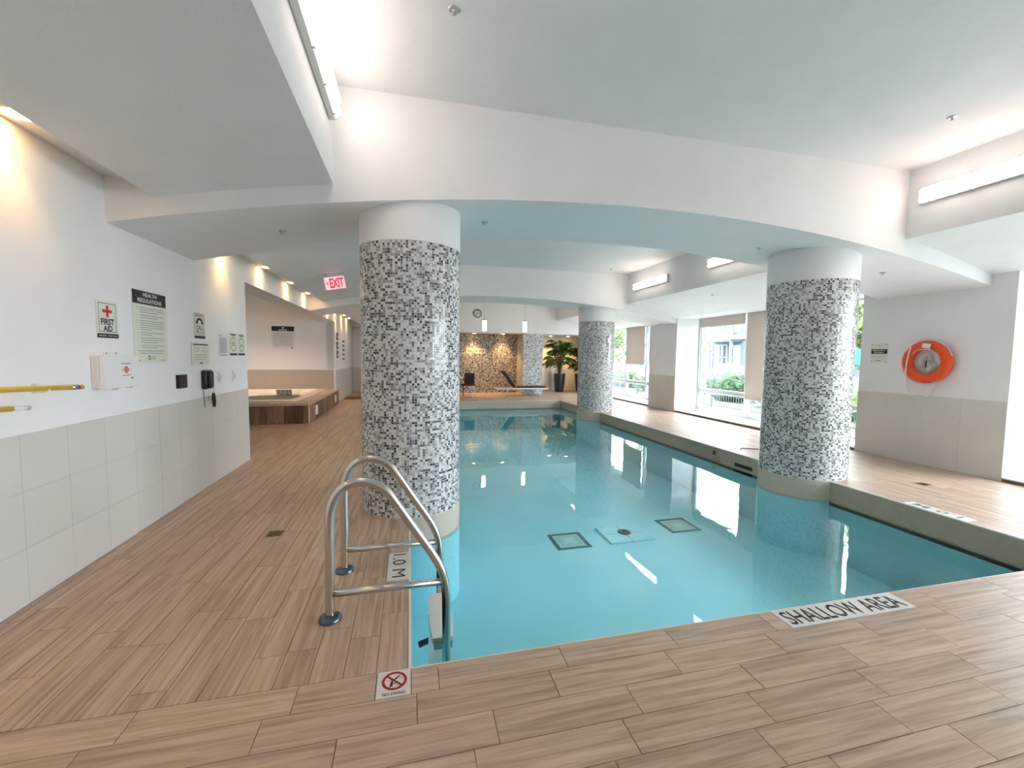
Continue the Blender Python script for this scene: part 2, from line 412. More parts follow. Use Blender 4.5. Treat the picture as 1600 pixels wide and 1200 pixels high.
for i, t in enumerate(tiles[:300]):
    L_, W_ = (t[1] - t[0], t[3] - t[2]) if t[4] == 0 else (t[3] - t[2], t[1] - t[0])
    key = (round(L_, 3), round(W_, 3))
    if key not in mesh_cache:
        bm = B(); box(bm, -L_ / 2 + G / 2, L_ / 2 - G / 2, -W_ / 2 + G / 2, W_ / 2 - G / 2, -0.009, 0.0, 0.0)
        top = [e for e in bm.edges if all(v.co.z > -0.001 for v in e.verts)]
        bmesh.ops.bevel(bm, geom=top, offset=0.0012, segments=1, affect='EDGES')
        me = bpy.data.meshes.new('floor_tile'); bm.to_mesh(me); bm.free(); me.materials.append(wood_x); mesh_cache[key] = me
    o = bpy.data.objects.new('floor_tile', mesh_cache[key]); COL.objects.link(o); o.parent = floor
    o.location = Vector(((t[0] + t[1]) / 2, (t[2] + t[3]) / 2, rt.uniform(-0.0006, 0.0004))) - floor.location
    o.rotation_euler = (rt.uniform(-.0006, .0006), rt.uniform(-.0006, .0006), (PI / 2 if t[4] else 0))
for ax, mt in ((0, wood_isl_x), (1, wood_isl_y)):
    bm = B()
    for t in tiles[300:]:
        if t[4] == ax: box(bm, t[0] + G / 2, t[1] - G / 2, t[2] + G / 2, t[3] - G / 2, -0.009, rt.uniform(-0.0006, 0.0003))
    if bm.verts: fin('floor_tile_field', bm, mt, floor, kind='stuff')

# ------------------------------------------------------------------ pool
pool = thing('swimming_pool', 'long turquoise indoor swimming pool between the mosaic columns', 'pool', (2.5, 7.8, ZP))
bm = B()
box(bm, PX0 - 0.2, PX1 + 0.2, PY0 - 0.2, PY1 + 0.2, ZP - 0.1, ZP)
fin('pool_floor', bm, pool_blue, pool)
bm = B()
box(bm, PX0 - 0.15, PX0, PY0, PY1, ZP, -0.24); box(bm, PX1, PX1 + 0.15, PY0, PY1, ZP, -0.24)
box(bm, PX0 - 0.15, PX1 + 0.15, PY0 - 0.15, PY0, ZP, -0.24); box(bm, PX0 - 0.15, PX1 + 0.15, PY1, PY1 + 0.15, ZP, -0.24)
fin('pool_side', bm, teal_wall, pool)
bm = B(); box(bm, PX0 - 0.02, PX0, PY0, PY1, -0.26, -0.002); fin('coping_band', bm, band_y, pool); bm = B(); box(bm, PX1, PX1 + 0.02, PY0, PY1, -0.26, -0.002); fin('coping_band', bm, band_y, pool)
bm = B(); box(bm, PX0, PX1, PY0 - 0.02, PY0 + 0.0005, -0.26, -0.002); fin('coping_band', bm, band_x, pool); bm = B(); box(bm, PX0, PX1, PY1 - 0.0005, PY1 + 0.02, -0.26, -0.002); fin('coping_band', bm, band_x, pool)
bm = B()
box(bm, PX0 - 0.012, PX0 + 0.002, PY0, PY1, -0.012, 0.001); box(bm, PX1 - 0.002, PX1 + 0.012, PY0, PY1, -0.012, 0.001)
box(bm, PX0 - 0.012, PX1 + 0.012, PY1 - 0.002, PY1 + 0.012, -0.012, 0.001); box(bm, PX0, PX1, PY0 - 0.001, PY0 + 0.004, -0.012, 0.0)
fin('edge_trim', bm, edge_white, pool, label='thin pale edge trim')
bm = B(); vs = [bm.verts.new(p) for p in ((PX0, PY0, ZW), (PX1, PY0, ZW), (PX1, PY1, ZW), (PX0, PY1, ZW))]; bm.faces.new(vs)
fin('water_surface', bm, water_m, pool, label='clear still water with reflections')
for (x0, x1, y0, y1) in ((1.82, 2.29, 4.93, 5.41), (3.57, 4.05, 5.09, 5.56)):
    z = ZP; b1 = B(); n = 9; w = (x1 - x0) / n     # border of dark tiles, one by one
    for i in range(n):
        for j in range(n):
            if i in (0, n - 1) or j in (0, n - 1):
                box(b1, x0 + i * w + .003, x0 + (i + 1) * w - .003, y0 + j * w + .003, y0 + (j + 1) * w - .003, z, z + 0.006)
    o = fin('floor_inlay', b1, dark_teal, pool, label='dark teal square inlay border')
    for k, (f, mt) in enumerate(((0.13, pale_teal), (0.19, gray_teal), (0.30, pale_teal), (0.40, mirror_blue))):
        b2 = B(); d = f * (x1 - x0); box(b2, x0 + d, x1 - d, y0 + d, y1 - d, z, z + 0.004 + 0.001 * k); fin('inlay_centre', b2, mt, o)
bm = B()
for i in range(2):
    for j in range(2): box(bm, 2.56 + i * .325 + .004, 2.56 + (i + 1) * .325 - .004, 4.94 + j * .26 + .004, 4.94 + (j + 1) * .26 - .004, ZP, ZP + 0.02)
o = fin('drain_plate', bm, mirror_blue, pool, label='four pale panels around the main drain')
bm = B(); lathe(bm, [(0, 0.034), (0.07, 0.032), (0.095, 0.022), (0.10, 0.0)], (2.90, 5.23, ZP), 28)
for k in range(6): q = k * PI / 3; box(bm, 2.90 + .03 * math.cos(q) - .004, 2.90 + .03 * math.cos(q) + .004, 5.2, 5.26, ZP + .03, ZP + .037)
fin('drain_cover', bm, black_p, o, label='round black drain cover')
for y0, y1, z0, z1, nm in ((6.10, 6.16, -0.14, -0.075, 'inlet_hole'), (5.30, 5.66, -0.21, -0.155, 'skimmer_slot')):
    bm = B(); pl = Plane((PX1, (y0 + y1) / 2, (z0 + z1) / 2), (0, -1, 0), (0, 0, 1)); a, b = (y1 - y0) / 2, (z1 - z0) / 2
    pl.slab(bm, -a, a, -b, b, -0.01, 0.003); fin(nm, bm, black_p, pool)

# ------------------------------------------------------------------ depth and warning markers in the deck
up_t, rt_v = (0, 1, 0), (1, 0, 0)
t = thing('deck_marker', 'long white tile strip reading SHALLOW AREA set along the near pool edge', 'deck sign', (2.54, 1.918, 0))
xs = [2.077 + k * 0.1328 for k in range(8)]
for a, b in zip(xs, xs[1:]):
    bm = B(); box(bm, a + .001, b - .001, PY0 - TW + .002, PY0 - .003, -0.009, 0.001); fin('marker_tile', bm, tile_white, t)
text('SHALLOW AREA', (2.535, 1.918, 0.001), rt_v, up_t, 0.86, 0.118, ink, t, bold=0.012)
t = thing('deck_marker', 'white tile reading 1.0 M in the left pool edge beside the ladder', 'deck sign', (-0.074, 3.04, 0))
for k in range(3):
    bm = B(); box(bm, -0.158, -0.013, 2.838 + k * .1345, 2.838 + (k + 1) * .1345 - .002, -0.009, 0.001); fin('marker_tile', bm, tile_white, t)
text('1.0 M', (-0.08, 3.045, 0.001), (0, -1, 0), (1, 0, 0), 0.34, 0.09, ink, t, bold=0.0)
t = thing('deck_marker', 'faded white depth marker strip in the right pool edge below the life ring', 'deck sign', (5.13, 3.03, 0))
for k in range(4):
    bm = B(); box(bm, PX1 + .013, PX1 + 0.16, 2.765 + k * .133, 2.765 + (k + 1) * .133 - .002, -0.009, 0.001); fin('marker_tile', bm, tile_white, t)
text('1.0 M', (5.135, 3.04, 0.001), (0, 1, 0), (-1, 0, 0), 0.40, 0.09, gray_ink, t, bold=0.02)
t = thing('deck_marker', 'square white tile with a red no diving symbol at the near left pool corner', 'deck sign', (-0.075, 1.918, 0))
bm = B(); box(bm, -0.153, -0.002, PY0 - TW + .002, PY0 - .002, -0.009, 0.001); fin('marker_tile', bm, tile_white, t)
pl = Plane((-0.075, 1.932, 0.001), rt_v, up_t)
text('NO DIVING', (-0.075, 1.856, 0.001), rt_v, up_t, 0.098, 0.017, ink, t, bold=0.01)
bm = B()
pl.poly(bm, [(-.022, -.036), (-.008, -.030), (-.006, -.002), (.004, .006), (.026, .030), (.022, .033), (-.004, .010), (-.016, -.002)], 0, .0006)
pl.poly(bm, [(-.006, -.014), (.016, -.010), (.016, -.014), (-.004, -.019)], 0, .0006)
fin('diver_figure', bm, ink, t)
bm = B()
bm.free()
for a, b in ((-.036, .004), (-.03, -.034), (.014, .012), (.004, -.033)): bm = B(); pl.slab(bm, a, a + .024, b, b + .0025, 0, .0005); fin('water_line', bm, gray_ink, t)
bm = B(); pl.ring(bm, 0, 0, .056, .056, .012, .0, .0009)
fin('prohibition_ring', bm, dark_red, t)
bm = B(); q = Plane(pl.c, Vector((1, -1, 0)), Vector((1, 1, 0))); q.slab(bm, -.05, .05, -.005, .005, 0, .0009); fin('prohibition_bar', bm, dark_red, t)
t = thing('deck_marker', 'plain pale marker strip in the deck by the far pool edge', 'deck sign', (2.8, 14.1, 0))
bm = B(); box(bm, 2.2, 3.25, 13.93, 14.08, -0.009, 0.002); fin('marker_tile', bm, tile_white, t)

# floor drains
def drain(x, y, label):
    t = thing('floor_drain', label, 'drain', (x, y, 0))
    bm = B(); s = 0.06
    for a, b in ((x - s, x - s + .008), (x + s - .008, x + s)): box(bm, a, b, y - s, y + s, -0.004, 0.0025)
    for a, b in ((y - s, y - s + .008), (y + s - .008, y + s)): box(bm, x - s + .008, x + s - .008, a, b, -0.004, 0.0025)
    fin('drain_frame', bm, bronze_plate, t)
    bm = B(); box(bm, x - s + .008, x + s - .008, y - s + .008, y + s - .008, -0.004, 0.0005); fin('drain_bowl', bm, black_p, t)
    bm = B()
    for k in range(5):
        q = -0.04 + k * 0.02; tube(bm, [(x + q + .008 * math.sin(j), y - .05 + j * .0125, .0018) for j in range(9)], .0035, 5)
    fin('grate', bm, bronze_plate, t, label='curved bronze grate bars')
drain(-1.10, 3.815, 'small square bronze drain in the left wooden deck')
drain(6.08, 3.75, 'small square drain in the right deck in front of the pier with the life ring')

# ------------------------------------------------------------------ walls
def wall_tiles(wall, pl_fn, a0, a1, step, zs, mat=wall_tile_m):
    """square wainscot tiles, one object each; pl_fn(a, z, d) -> world point"""
    cache = {}
    k = 0
    a = a0
    while a < a1 - 0.02:
        b = min(a + step, a1)
        for z0, z1 in zip(zs, zs[1:]):
            bm = B(); g = 0.0009
            vs = [bm.verts.new(pl_fn(p, z, d)) for d in (0.0, 0.004) for p, z in ((a + g, z0 + g), (b - g, z0 + g), (b - g, z1 - g), (a + g, z1 - g))]
            for f in ((3, 2, 1, 0), (4, 5, 6, 7), (0, 1, 5, 4), (1, 2, 6, 5), (2, 3, 7, 6), (3, 0, 4, 7)): bm.faces.new([vs[i] for i in f])
            fin('wall_tile', bm, mat, wall)
        a = b
ZS = [0.0, 0.335, 0.672, 1.012]
def wall_box(name, parts, mat=white_paint, **kw):
    bm = B()
    for p in parts: box(bm, *p)
    return fin(name, bm, mat, kind='structure', **kw)
wl = wall_box('wall_left', [(XL - 0.28, XL, -3.2, 6.65, -0.05, 3.3)])
bm = B(); box(bm, XL, XL + .003, -3.2, 6.65, 0, 1.012); fin('tile_backing', bm, wall_grout, wl)
wall_tiles(wl, lambda a, z, d: (XL + 0.003 + d, a, z), 3.04 - 0.353 * 5, 6.648, 0.353, ZS)
wall_box('wall_back', [(XL - 0.3, XG + 0.4, -3.5, -3.2, -0.05, CZ + .3)])
wall_box('wall_alcove_side', [(HX - 0.2, HX, 6.37, 14.1, -0.05, 3.3)])
wall_box('wall_alcove_near', [(HX - 0.2, XL - 0.28, 6.37, 6.65, -0.05, 3.3)])
wa = wall_box('wall_alcove', [(HX - 0.2, XL - 0.04, 13.9, 14.15, -0.05, 3.3)])
bm = B(); box(bm, HX, XL - 0.041, 13.897, 13.9, 0, 1.03); fin('tile_backing', bm, wall_grout, wa)
wall_tiles(wa, lambda a, z, d: (a, 13.897 - d, z), HX, XL - 0.041, 0.60, [0.0, 0.43, 0.73, 1.02], P('tan_wall_tile', (0.50, 0.435, 0.355), 0.35, var=0.02))
bm = B(); box(bm, HX, XL - 0.041, 13.886, 13.9, 1.02, 1.045); fin('tile_cap', bm, edge_white, wa)
wh = wall_box('wall_hall', [(XL - 0.25, XL, 13.9 + 0.0, 18.3, -0.05, 3.3)])
bm = B(); box(bm, XL, XL + .003, 13.9, 18.0, 0, 1.012); fin('tile_backing', bm, wall_grout, wh)
wall_tiles(wh, lambda a, z, d: (XL + 0.003 + d, a, z), 13.91, 18.0, 0.60, ZS)
wf = wall_box('wall_far', [(XL - 0.25, XG + 0.4, 18.0, 18.3, -0.05, CZ + .3)])
bm = B(); box(bm, XL, -1.2, 17.994, 18.0, 0, 1.0); fin('tile_band', bm, wall_tile_m, wf)
wall_box('wall_header_left', [(XL - 0.40, XL, 6.65, 14.0, 2.49, 3.3)])
wall_box('wall_hall_header', [(XL, -1.2, 17.6, 18.0, 2.6, 3.3)])
wall_box('wall_mosaic', [(-1.2, 4.35, 17.1, 18.0, -0.0, 2.45)], mosaic_wall_m)
bm = B(); box(bm, 4.33, 5.14, 16.12, 17.99, 0, 2.395); fin('wall_mosaic_pier', bm, mosaic_pier_m, kind='structure')
wall_box('wall_bulkhead', [(-1.2, XG + 0.3, 16.1, 18.0, 2.395, CZ + .2)])

# piers on the window side
def pier(name, y0, y1, dx=0.0):
    w = wall_box(name, [(XR, XG + 0.11, y0, y1, -0.05, 3.2)])
    bm = B(); box(bm, XR - .003, XR, y0, y1, 0, 1.0); fin('tile_backing', bm, wall_grout, w)
    n = max(1, round((y1 - y0) / 0.5))
    wall_tiles(w, lambda a, z, d: (XR - 0.003 - d, a, z), y0, y1, (y1 - y0) / n, [0.0, 0.32, 0.655, 0.99])
    return w
p1 = pier('wall_right', 3.63, 5.44); p2 = pier('wall_right', 10.4, 11.75); p3 = pier('wall_right', 15.9, 16.3); wall_box('wall_right_end', [(XG + .1, XG + .4, 16.3, 18.0, -0.05, 3.2)])
wall_box('wall_right_header', [(XG + 0.0, XG + 0.4, -3.2, 18.2, 2.66, CZ + .3), (XG - .02, XG + .4, -3.2, 18.2, -0.3, 0.02)])

# windows: ledge, riser, frame, mullions, transom, panes
def window(name, y0, y1, mull):
    w = thing(name, None, None, (XG, (y0 + y1) / 2, 0.0), kind='structure')
    bm = B(); box(bm, XR + 0.001, XG, y0, y1, -0.005, 0.037); fin('sill_riser', bm, brownriser, w)
    bm = B(); box(bm, XR - 0.012, XG + 0.02, y0, y1, 0.037, 0.055); fin('sill', bm, frame_white, w, label='white window ledge')
    d = 0.035
    bm = B(); box(bm, XG, XG + .10, y0, y1, 0.055, 0.13); box(bm, XG, XG + .10, y0, y1, 2.60, 2.66)
    box(bm, XG, XG + .10, y0, y0 + .06, 0.13, 2.60); box(bm, XG, XG + .10, y1 - .06, y1, 0.13, 2.60); fin('window_frame', bm, frame_m, w)
    ys = [y0 + .06] + list(mull) + [y1 - .06]
    for m in mull: bm = B(); box(bm, XG - .01, XG + .10, m - d, m + d, 0.13, 2.60); fin('mullion', bm, frame_white if m > 8 and m < 10 else frame_m, w)
    for i, (a, b) in enumerate(zip(ys, ys[1:])):
        a += d if i else 0; b -= d if i < len(ys) - 2 else 0
        bm = B(); box(bm, XG + .01, XG + .09, a, b, 0.575, 0.645); fin('transom', bm, frame_m, w)
        for z0, z1 in ((0.13, 0.575), (0.645, 2.60)):
            bm = B(); box(bm, XG + .048, XG + .052, a, b, z0, z1); fin('window_pane', bm, glass_m, w)
            f = B(); e = .03
            for q in ((a, a + e, z0, z1), (b - e, b, z0, z1), (a + e, b - e, z0, z0 + e), (a + e, b - e, z1 - e, z1)): box(f, XG + .03, XG + .07, *q)
            fin('sash', f, frame_white, w)
    return w
window('window_1', 5.44, 10.4, (7.0, 8.62))
window('window_2', 11.75, 15.9, (13.08, 14.46))
window('window_3', -3.1, 3.63, (-1.6, 0.0, 1.8))  # unseen length behind the camera added to let in more daylight
def blind(y0, y1, z0, label):
    t = thing('roller_blind', label, 'blind', (XG - 0.06, (y0 + y1) / 2, z0))
    bm = B(); box(bm, XG - 0.052, XG - 0.048, y0, y1, z0 + .03, 2.64); fin('blind_fabric', bm, blind_m, t)
    bm = B(); box(bm, XG - .058, XG - .042, y0, y1, z0, z0 + .03, .004); fin('bottom_rail', bm, offwhite_p, t)
    bm = B(); cyl(bm, (XG - .05, y0, 2.62), (XG - .05, y1, 2.62), .025, seg=16); fin('roller_tube', bm, offwhite_p, t, smooth=True)
blind(8.66, 10.30, 2.335, 'short raised beige roller blind beside the far jamb of the middle window')
blind(7.04, 8.58, 0.52, 'long lowered beige roller blind left of the right mosaic column')
blind(13.12, 14.42, 1.256, 'half lowered grey beige roller blind on the farthest window')
blind(5.5, 6.96, 2.56, 'rolled up blind above the window pane right of the right mosaic column')
t = thing('blind_chain_guide', 'thin white vertical pole at the edge of the farthest window', 'pole', (XR + .06, 11.72, 0.9))
bm = B(); cyl(bm, (XR - .012, 11.735, 1.35), (XR - .012, 11.735, 2.42), .012, seg=10); fin('guide_pole', bm, white_p, t)
bm = B(); box(bm, XR - .03, XR, 11.70, 11.745, 1.30, 1.37, .004); fin('bracket', bm, white_p, t)
t.location = (XR, 11.72, 1.3)
for ch in t.children: ch.location = -Vector((XR, 11.72, 1.3)) + Vector((XR + .06, 11.72, 0.9))

# ------------------------------------------------------------------ ceiling
bm = B()
pts = [(-0.61, CZ), (5.70, CZ)]
prof = [(HX - .2, 3.25), (XL - .30, 3.25), (XL - .30, 2.812), (-1.90, 2.812), (-1.90, arch(-1.90) + .148)]
for k in range(1, 9): x = -1.90 + (1.29) * k / 8; prof.append((x, arch(x) + 0.148))
prof += [(-0.61, CZ), (5.70, CZ), (5.70, 2.93)]
for k in range(1, 9): x = 5.70 + 1.5 * k / 8; prof.append((x, 2.93 - 0.33 * (k / 8) ** 1.25))
prof += [(XG + .01, 2.60), (XG + .35, 2.60), (XG + .35, CZ + .3), (HX - .2, CZ + .3)]
prism(bm, prof, 1, -3.3, 18.2); fin('ceiling', bm, ceiling_paint, kind='structure')
def beam(y0, y1, n):
    bm = B(); lo = []; K = 40
    for k in range(K + 1):
        x = XL + (XR - XL) * k / K; lo.append((x, arch(x)))
    pts = lo + [(XG + .3, arch(XR)), (XG + .3, CZ + .1), (XL, CZ + .1)]
    prism(bm, pts, 1, y0, y1); return fin('ceiling_beam', bm, ceiling_paint if n == 9 else white_paint, kind='structure')
beam(3.88, 5.22, 1); beam(10.45, 11.75, 2)

# ------------------------------------------------------------------ columns
def mosaic_shell(c, r, z0, z1, pitch, depth=0.0022, arc=None, clip=None):
    n = round(2 * PI * r / pitch); rows = round((z1 - z0) / pitch); ph = (z1 - z0) / rows; dq = 2 * PI / n; g = 0.075
    V, F = [], []
    for i in range(n):
        q0, q1 = (i + g) * dq, (i + 1 - g) * dq; qm = (q0 + q1) / 2
        if arc and not arc(math.cos(qm), math.sin(qm)): continue
        cs = [(math.cos(q), math.sin(q)) for q in (q0, q1)]
        for j in range(rows):
            a, b = z0 + (j + g) * ph, z0 + (j + 1 - g) * ph; k = len(V)
            for rr, e in ((r - 0.001, 0), (r + depth, 0.05 * ph)):
                V += [(c[0] + rr * cs[0][0], c[1] + rr * cs[0][1], a + e), (c[0] + rr * cs[1][0], c[1] + rr * cs[1][1], a + e),
                      (c[0] + rr * cs[1][0], c[1] + rr * cs[1][1], b - e), (c[0] + rr * cs[0][0], c[1] + rr * cs[0][1], b - e)]
            F += [(k + 4, k + 5, k + 6, k + 7), (k, k + 1, k + 5, k + 4), (k + 1, k + 2, k + 6, k + 5), (k + 2, k + 3, k + 7, k + 6), (k + 3, k, k + 4, k + 7)]
    me = bpy.data.meshes.new('mosaic_tiles'); me.from_pydata(V, [], F); return me
ring_tile_m = P('cream_small_tile', (0.56, 0.50, 0.42), 0.3, var=0.02)
def column(c, r, zt, ztop, label):
    t = thing('mosaic_column', label, 'column', (c[0], c[1], ZP))
    bm = B(); cyl(bm, (*c, -0.02), (*c, zt), r - .003, seg=96, cap=False); fin('column_core', bm, pale_grout, t, smooth=True)
    bm = B(); cyl(bm, (*c, zt), (*c, ztop), r + .004, seg=96, cap=False)
    fin('plaster_collar', bm, white_paint, t, smooth=True, label='plain white plastered top of the column')
    bm = B(); lathe(bm, [(r - .004, zt - .0), (r + .0045, zt - .0), (r + .0045, zt + .003)], (*c, 0), 96); fin('collar_edge', bm, white_paint, t)
    o = link('mosaic_tiles', mosaic_shell(c, r - .002, 0.004, zt, 0.0235), mosaic_m, t); o['kind'] = 'stuff'
    bm = B(); cyl(bm, (*c, ZP), (*c, -0.0), r, seg=96); fin('base_ring', bm, ring_tile_m, t, smooth=False)
    o = link('base_tiles', mosaic_shell(c, r, -0.27, 0.0, 0.045, 0.0015), ring_tile_m, t); o['kind'] = 'stuff'
    bm = B(); cyl(bm, (*c, ZP), (*c, -0.27), r + .002, seg=96, cap=False); fin('underwater_base', bm, pool_blue, t, smooth=True)
    return t
column(*COLS[0], 2.515, 2.93, 'grey and white mosaic column rising from the left pool edge behind the ladder')
column(*COLS[1], 2.475, 2.93, 'grey and white mosaic column on the right pool edge, nearest the life ring')
column(*COLS[2], 2.475, 2.93, 'smaller looking mosaic column at the far right corner of the pool')

# ------------------------------------------------------------------ pool ladder
t = thing('pool_ladder', 'stainless steel pool ladder with two bent handrails at the left pool edge', 'ladder', (-0.1, 2.76, 0))
path = [(-.446, 0), (-.442, .30), (-.440, .56), (-.425, .665), (-.385, .738), (-.320, .778), (-.245, .782), (-.172, .752), (-.110, .690), (.02, .49), (.12, .335), (.168, .245), (.194, .165), (.206, .06), (.208, -.10), (.208, -.30), (.208, -.90)]
for Yr in (2.484, 3.041):
    pp = smooth_path([(x, Yr, z) for x, z in path], 6)
    bm = B(); tube(bm, pp, .0255, 16); h = fin('handrail', bm, steel, t, smooth=True)
    bm = B(); tube(bm, [(-.44, Yr, .150), (.2, Yr, .148)], .021, 14); fin('crossbar', bm, steel, h, smooth=True)
    bm = B(); lathe(bm, [(.027, .028), (.04, .026), (.058, .018), (.062, .006), (.062, 0)], (-.446, Yr, .001), 28)
    fin('floor_flange', bm, dull_steel, h, smooth=True, label='dark bluish round floor flange')
bm = B(); tube(bm, [(.055, 3.0, -.585), (.19, 3.0, -.545)], .022, 10); fin('wall_bumper', bm, black_p, t, label='black bumper under water')
for k, z in enumerate((-0.235, -0.50, -0.76)):
    bm = B(); g = B()
    pts = []
    n = 10
    for i in range(n + 1):
        f = i / n; y = 2.515 + f * .50; w = .062 + .014 * math.sin(PI * f); pts.append((.19 - w, y))
    for i in range(n + 1):
        f = 1 - i / n; y = 2.515 + f * .50; w = .062 + .014 * math.sin(PI * f); pts.append((.19 + w, y))
    prism(bm, pts, 2, z - .03, z + .012); fin('tread', bm, white_p, t, label='white plastic ladder tread')
    for Yr in (2.50, 3.03):
        bm = B(); box(bm, .135, .245, Yr - .012, Yr + .012, z - .045, z - .01, .004); fin('tread_bracket', bm, steel, t)

# ------------------------------------------------------------------ signs
def board(name, label, c, right, up, w, h, mat, th=0.006, cat='sign'):
    pl = Plane(c, right, up); t = thing(name, label, cat, pl.p(0, -h / 2))
    bm = B(); pl.slab(bm, -w / 2, w / 2, -h / 2, h / 2, 0, th); fin('sign_board', bm, mat, t)
    pl.c = pl.p(0, 0, th); return t, pl
def slab(pl, t, nm, a0, a1, b0, b1, mat, d=0.0008, **kw):
    bm = B(); pl.slab(bm, a0, a1, b0, b1, 0, d); return fin(nm, bm, mat, t, **kw)
def lines(pl, t, rows, mat, th=.004):
    bm = B()
    for a0, a1, b in rows: pl.slab(bm, a0, a1, b - th / 2, b + th / 2, 0, .0006)
    o = fin('print_lines', bm, mat, t); o['kind'] = 'stuff'; return o
LW = dict(right=(0, 1, 0), up=(0, 0, 1)); xw = XL + .0005
def tx(s, pl, a, b, w, h, mat, t, bold=0.01, name='lettering'): return text(s, pl.p(a, b), pl.r, pl.u, w, h, mat, t, bold=bold, name=name)
# first aid
t, pl = board('first_aid_sign', 'pale first aid sign with red cross on the left wall above the white cabinet', (xw, 3.838, 1.742), w=.232, h=.274, mat=sign_pale, **LW)
bm = B()
for a0, a1, b0, b1 in ((-.095, .095, .117, .121), (-.095, .095, -.093, -.089), (-.095, -.092, -.089, .117), (.092, .095, -.089, .117)): pl.slab(bm, a0, a1, b0, b1, 0, .0006)
fin('border_line', bm, ink, t)
slab(pl, t, 'bottom_band', -.116, .116, -.137, -.105, ink)
lines(Plane(pl.p(0, 0, .001), pl.r, pl.u), t, [(-.1, -.02, -.121), (.0, .04, -.121), (.05, .1, -.121)], white_ink)
slab(pl, t, 'cross_arm', -.052, .052, .052, .074, red_ink); slab(pl, t, 'cross_arm', -.012, .012, .018, .106, red_ink, .0012)
tx('FIRST', pl, 0, -.016, .145, .048, ink, t, .035); tx('AID', pl, 0, -.066, .10, .042, ink, t, .035)
# health regulations
t, pl = board('regulations_board', 'tall pale board headed HEALTH REGULATIONS on the left wall', (xw, 4.388, 1.715), w=.49, h=.614, mat=sign_pale, **LW)
slab(pl, t, 'header_band', -.245, .245, .195, .307, ink); q = Plane(pl.p(0, 0, .001), pl.r, pl.u)
tx('HEALTH', q, 0, .277, .20, .032, white_ink, t, .015); tx('REGULATIONS', q, 0, .227, .35, .036, white_ink, t, .015)
rows = []; b = .165; rr = random.Random(2)
for para in (3, 2, 5, 2, 3, 2):
    for k in range(para): rows.append((-.15, (.20 if k < para - 1 else rr.uniform(0, .12)), b)); b -= .019
    b -= .007
lines(pl, t, rows, gray_ink, .0045)
lines(pl, t, [(-.2, .2, -.232 + .03), (-.17, .18, -.222)], ink, .004)
for k, b in enumerate((.165, .101, .056, -.045, -.09, -.153)): tx(str(k + 1), pl, -.185, b, .008, .012, gray_ink, t)
bm = B(); pl.ring(bm, -.04, -.262, .020, .020, .007, 0, .0006, 20); fin('emblem', bm, ink, t); lines(pl, t, [(-.01, .06, -.255), (-.01, .05, -.27), (-.2, -.16, -.285), (.13, .2, -.285)], gray_ink, .005)
# first aid cabinet
t = thing('first_aid_cabinet', 'white first aid kit cabinet mounted on the left wall', 'first aid kit', (XL, 3.85, 1.235))
bm = B(); box(bm, XL + .0005, XL + .045, 3.645, 4.05, 1.235, 1.472, .006); fin('cabinet_case', bm, offwhite_p, t)
bm = B(); box(bm, XL + .045, XL + .082, 3.65, 4.055, 1.228, 1.474, .008); fin('cabinet_door', bm, white_p, t)
bm = B(); box(bm, XL + .0005, XL + .008, 3.78, 3.93, 1.465, 1.505, .003)
br = fin('mounting_bracket', bm, white_p, t)
for yy in (3.80, 3.91): bm = B(); cyl(bm, (XL + .007, yy, 1.49), (XL + .011, yy, 1.49), .005, seg=10); fin('screw', bm, dark_gray, br)
pl = Plane((XL + .0825, 3.89, 1.365), (0, 1, 0), (0, 0, 1))
tx('First Aid Kit', pl, 0, .048, .11, .014, ink, t, .015)
bm = B(); pl.ring(bm, 0, 0, .026, .026, .009, 0, .0006, 24); fin('emblem', bm, red_ink, t)
slab(pl, t, 'cross_arm', -.013, .013, -.004, .004, red_ink); slab(pl, t, 'cross_arm', -.004, .004, -.013, .013, red_ink, .0012)
lines(pl, t, [(-.055, -.03, .006), (-.055, -.03, -.006), (.03, .055, .006), (.03, .055, -.006)], gray_ink, .004); slab(pl, t, 'label_line', -.05, .055, -.045, -.040, dark_red)
lines(pl, t, [(.05, .085, -.066)], ink, .007)
for yy in (3.78, 3.95): bm = B(); box(bm, XL + .05, XL + .088, yy - .015, yy + .015, 1.218, 1.236, .003); fin('latch', bm, offwhite_p, t)
# card reader
t = thing('card_reader', 'small black card reader box on the left wall', 'card reader', (XL, 4.855, 1.15))
bm = B(); prism(bm, [(XL, 4.775), (XL + .03, 4.778), (XL + .036, 4.83), (XL + .036, 4.90), (XL + .026, 4.937), (XL, 4.94)], 2, 1.15, 1.282); fin('reader_case', bm, black_p, t)
bm = B(); box(bm, XL + .0355, XL + .038, 4.845, 4.885, 1.17, 1.262); fin('reader_face', bm, dark_gray, t)
# emergency call sign
t, pl = board('emergency_call_sign', 'pale sign with a black telephone handset reading CALL 9-1-1', (xw, 5.286, 1.792), w=.236, h=.272, mat=sign_pale, **LW)
bm = B()
for a0, a1, b0, b1 in ((-.10, .10, .126, .130), (-.10, .10, -.098, -.094), (-.10, -.096, -.094, .126), (.096, .10, -.094, .126)): pl.slab(bm, a0, a1, b0, b1, 0, .0006)
fin('border_line', bm, ink, t); slab(pl, t, 'bottom_band', -.118, .118, -.136, -.108, ink)
tx('EMERGENCY', pl, 0, .108, .17, .022, ink, t, .005); tx('CALL', pl, 0, -.018, .15, .046, ink, t, .02); tx('9-1-1', pl, 0, -.066, .15, .042, ink, t, .02)
bm = B(); n = 12; outer = [(-.075 * math.cos(PI * k / n), .035 + .050 * math.sin(PI * k / n)) for k in range(n + 1)]; inner = [(-.040 * math.cos(PI * k / n), .035 + .026 * math.sin(PI * k / n)) for k in range(n + 1)]
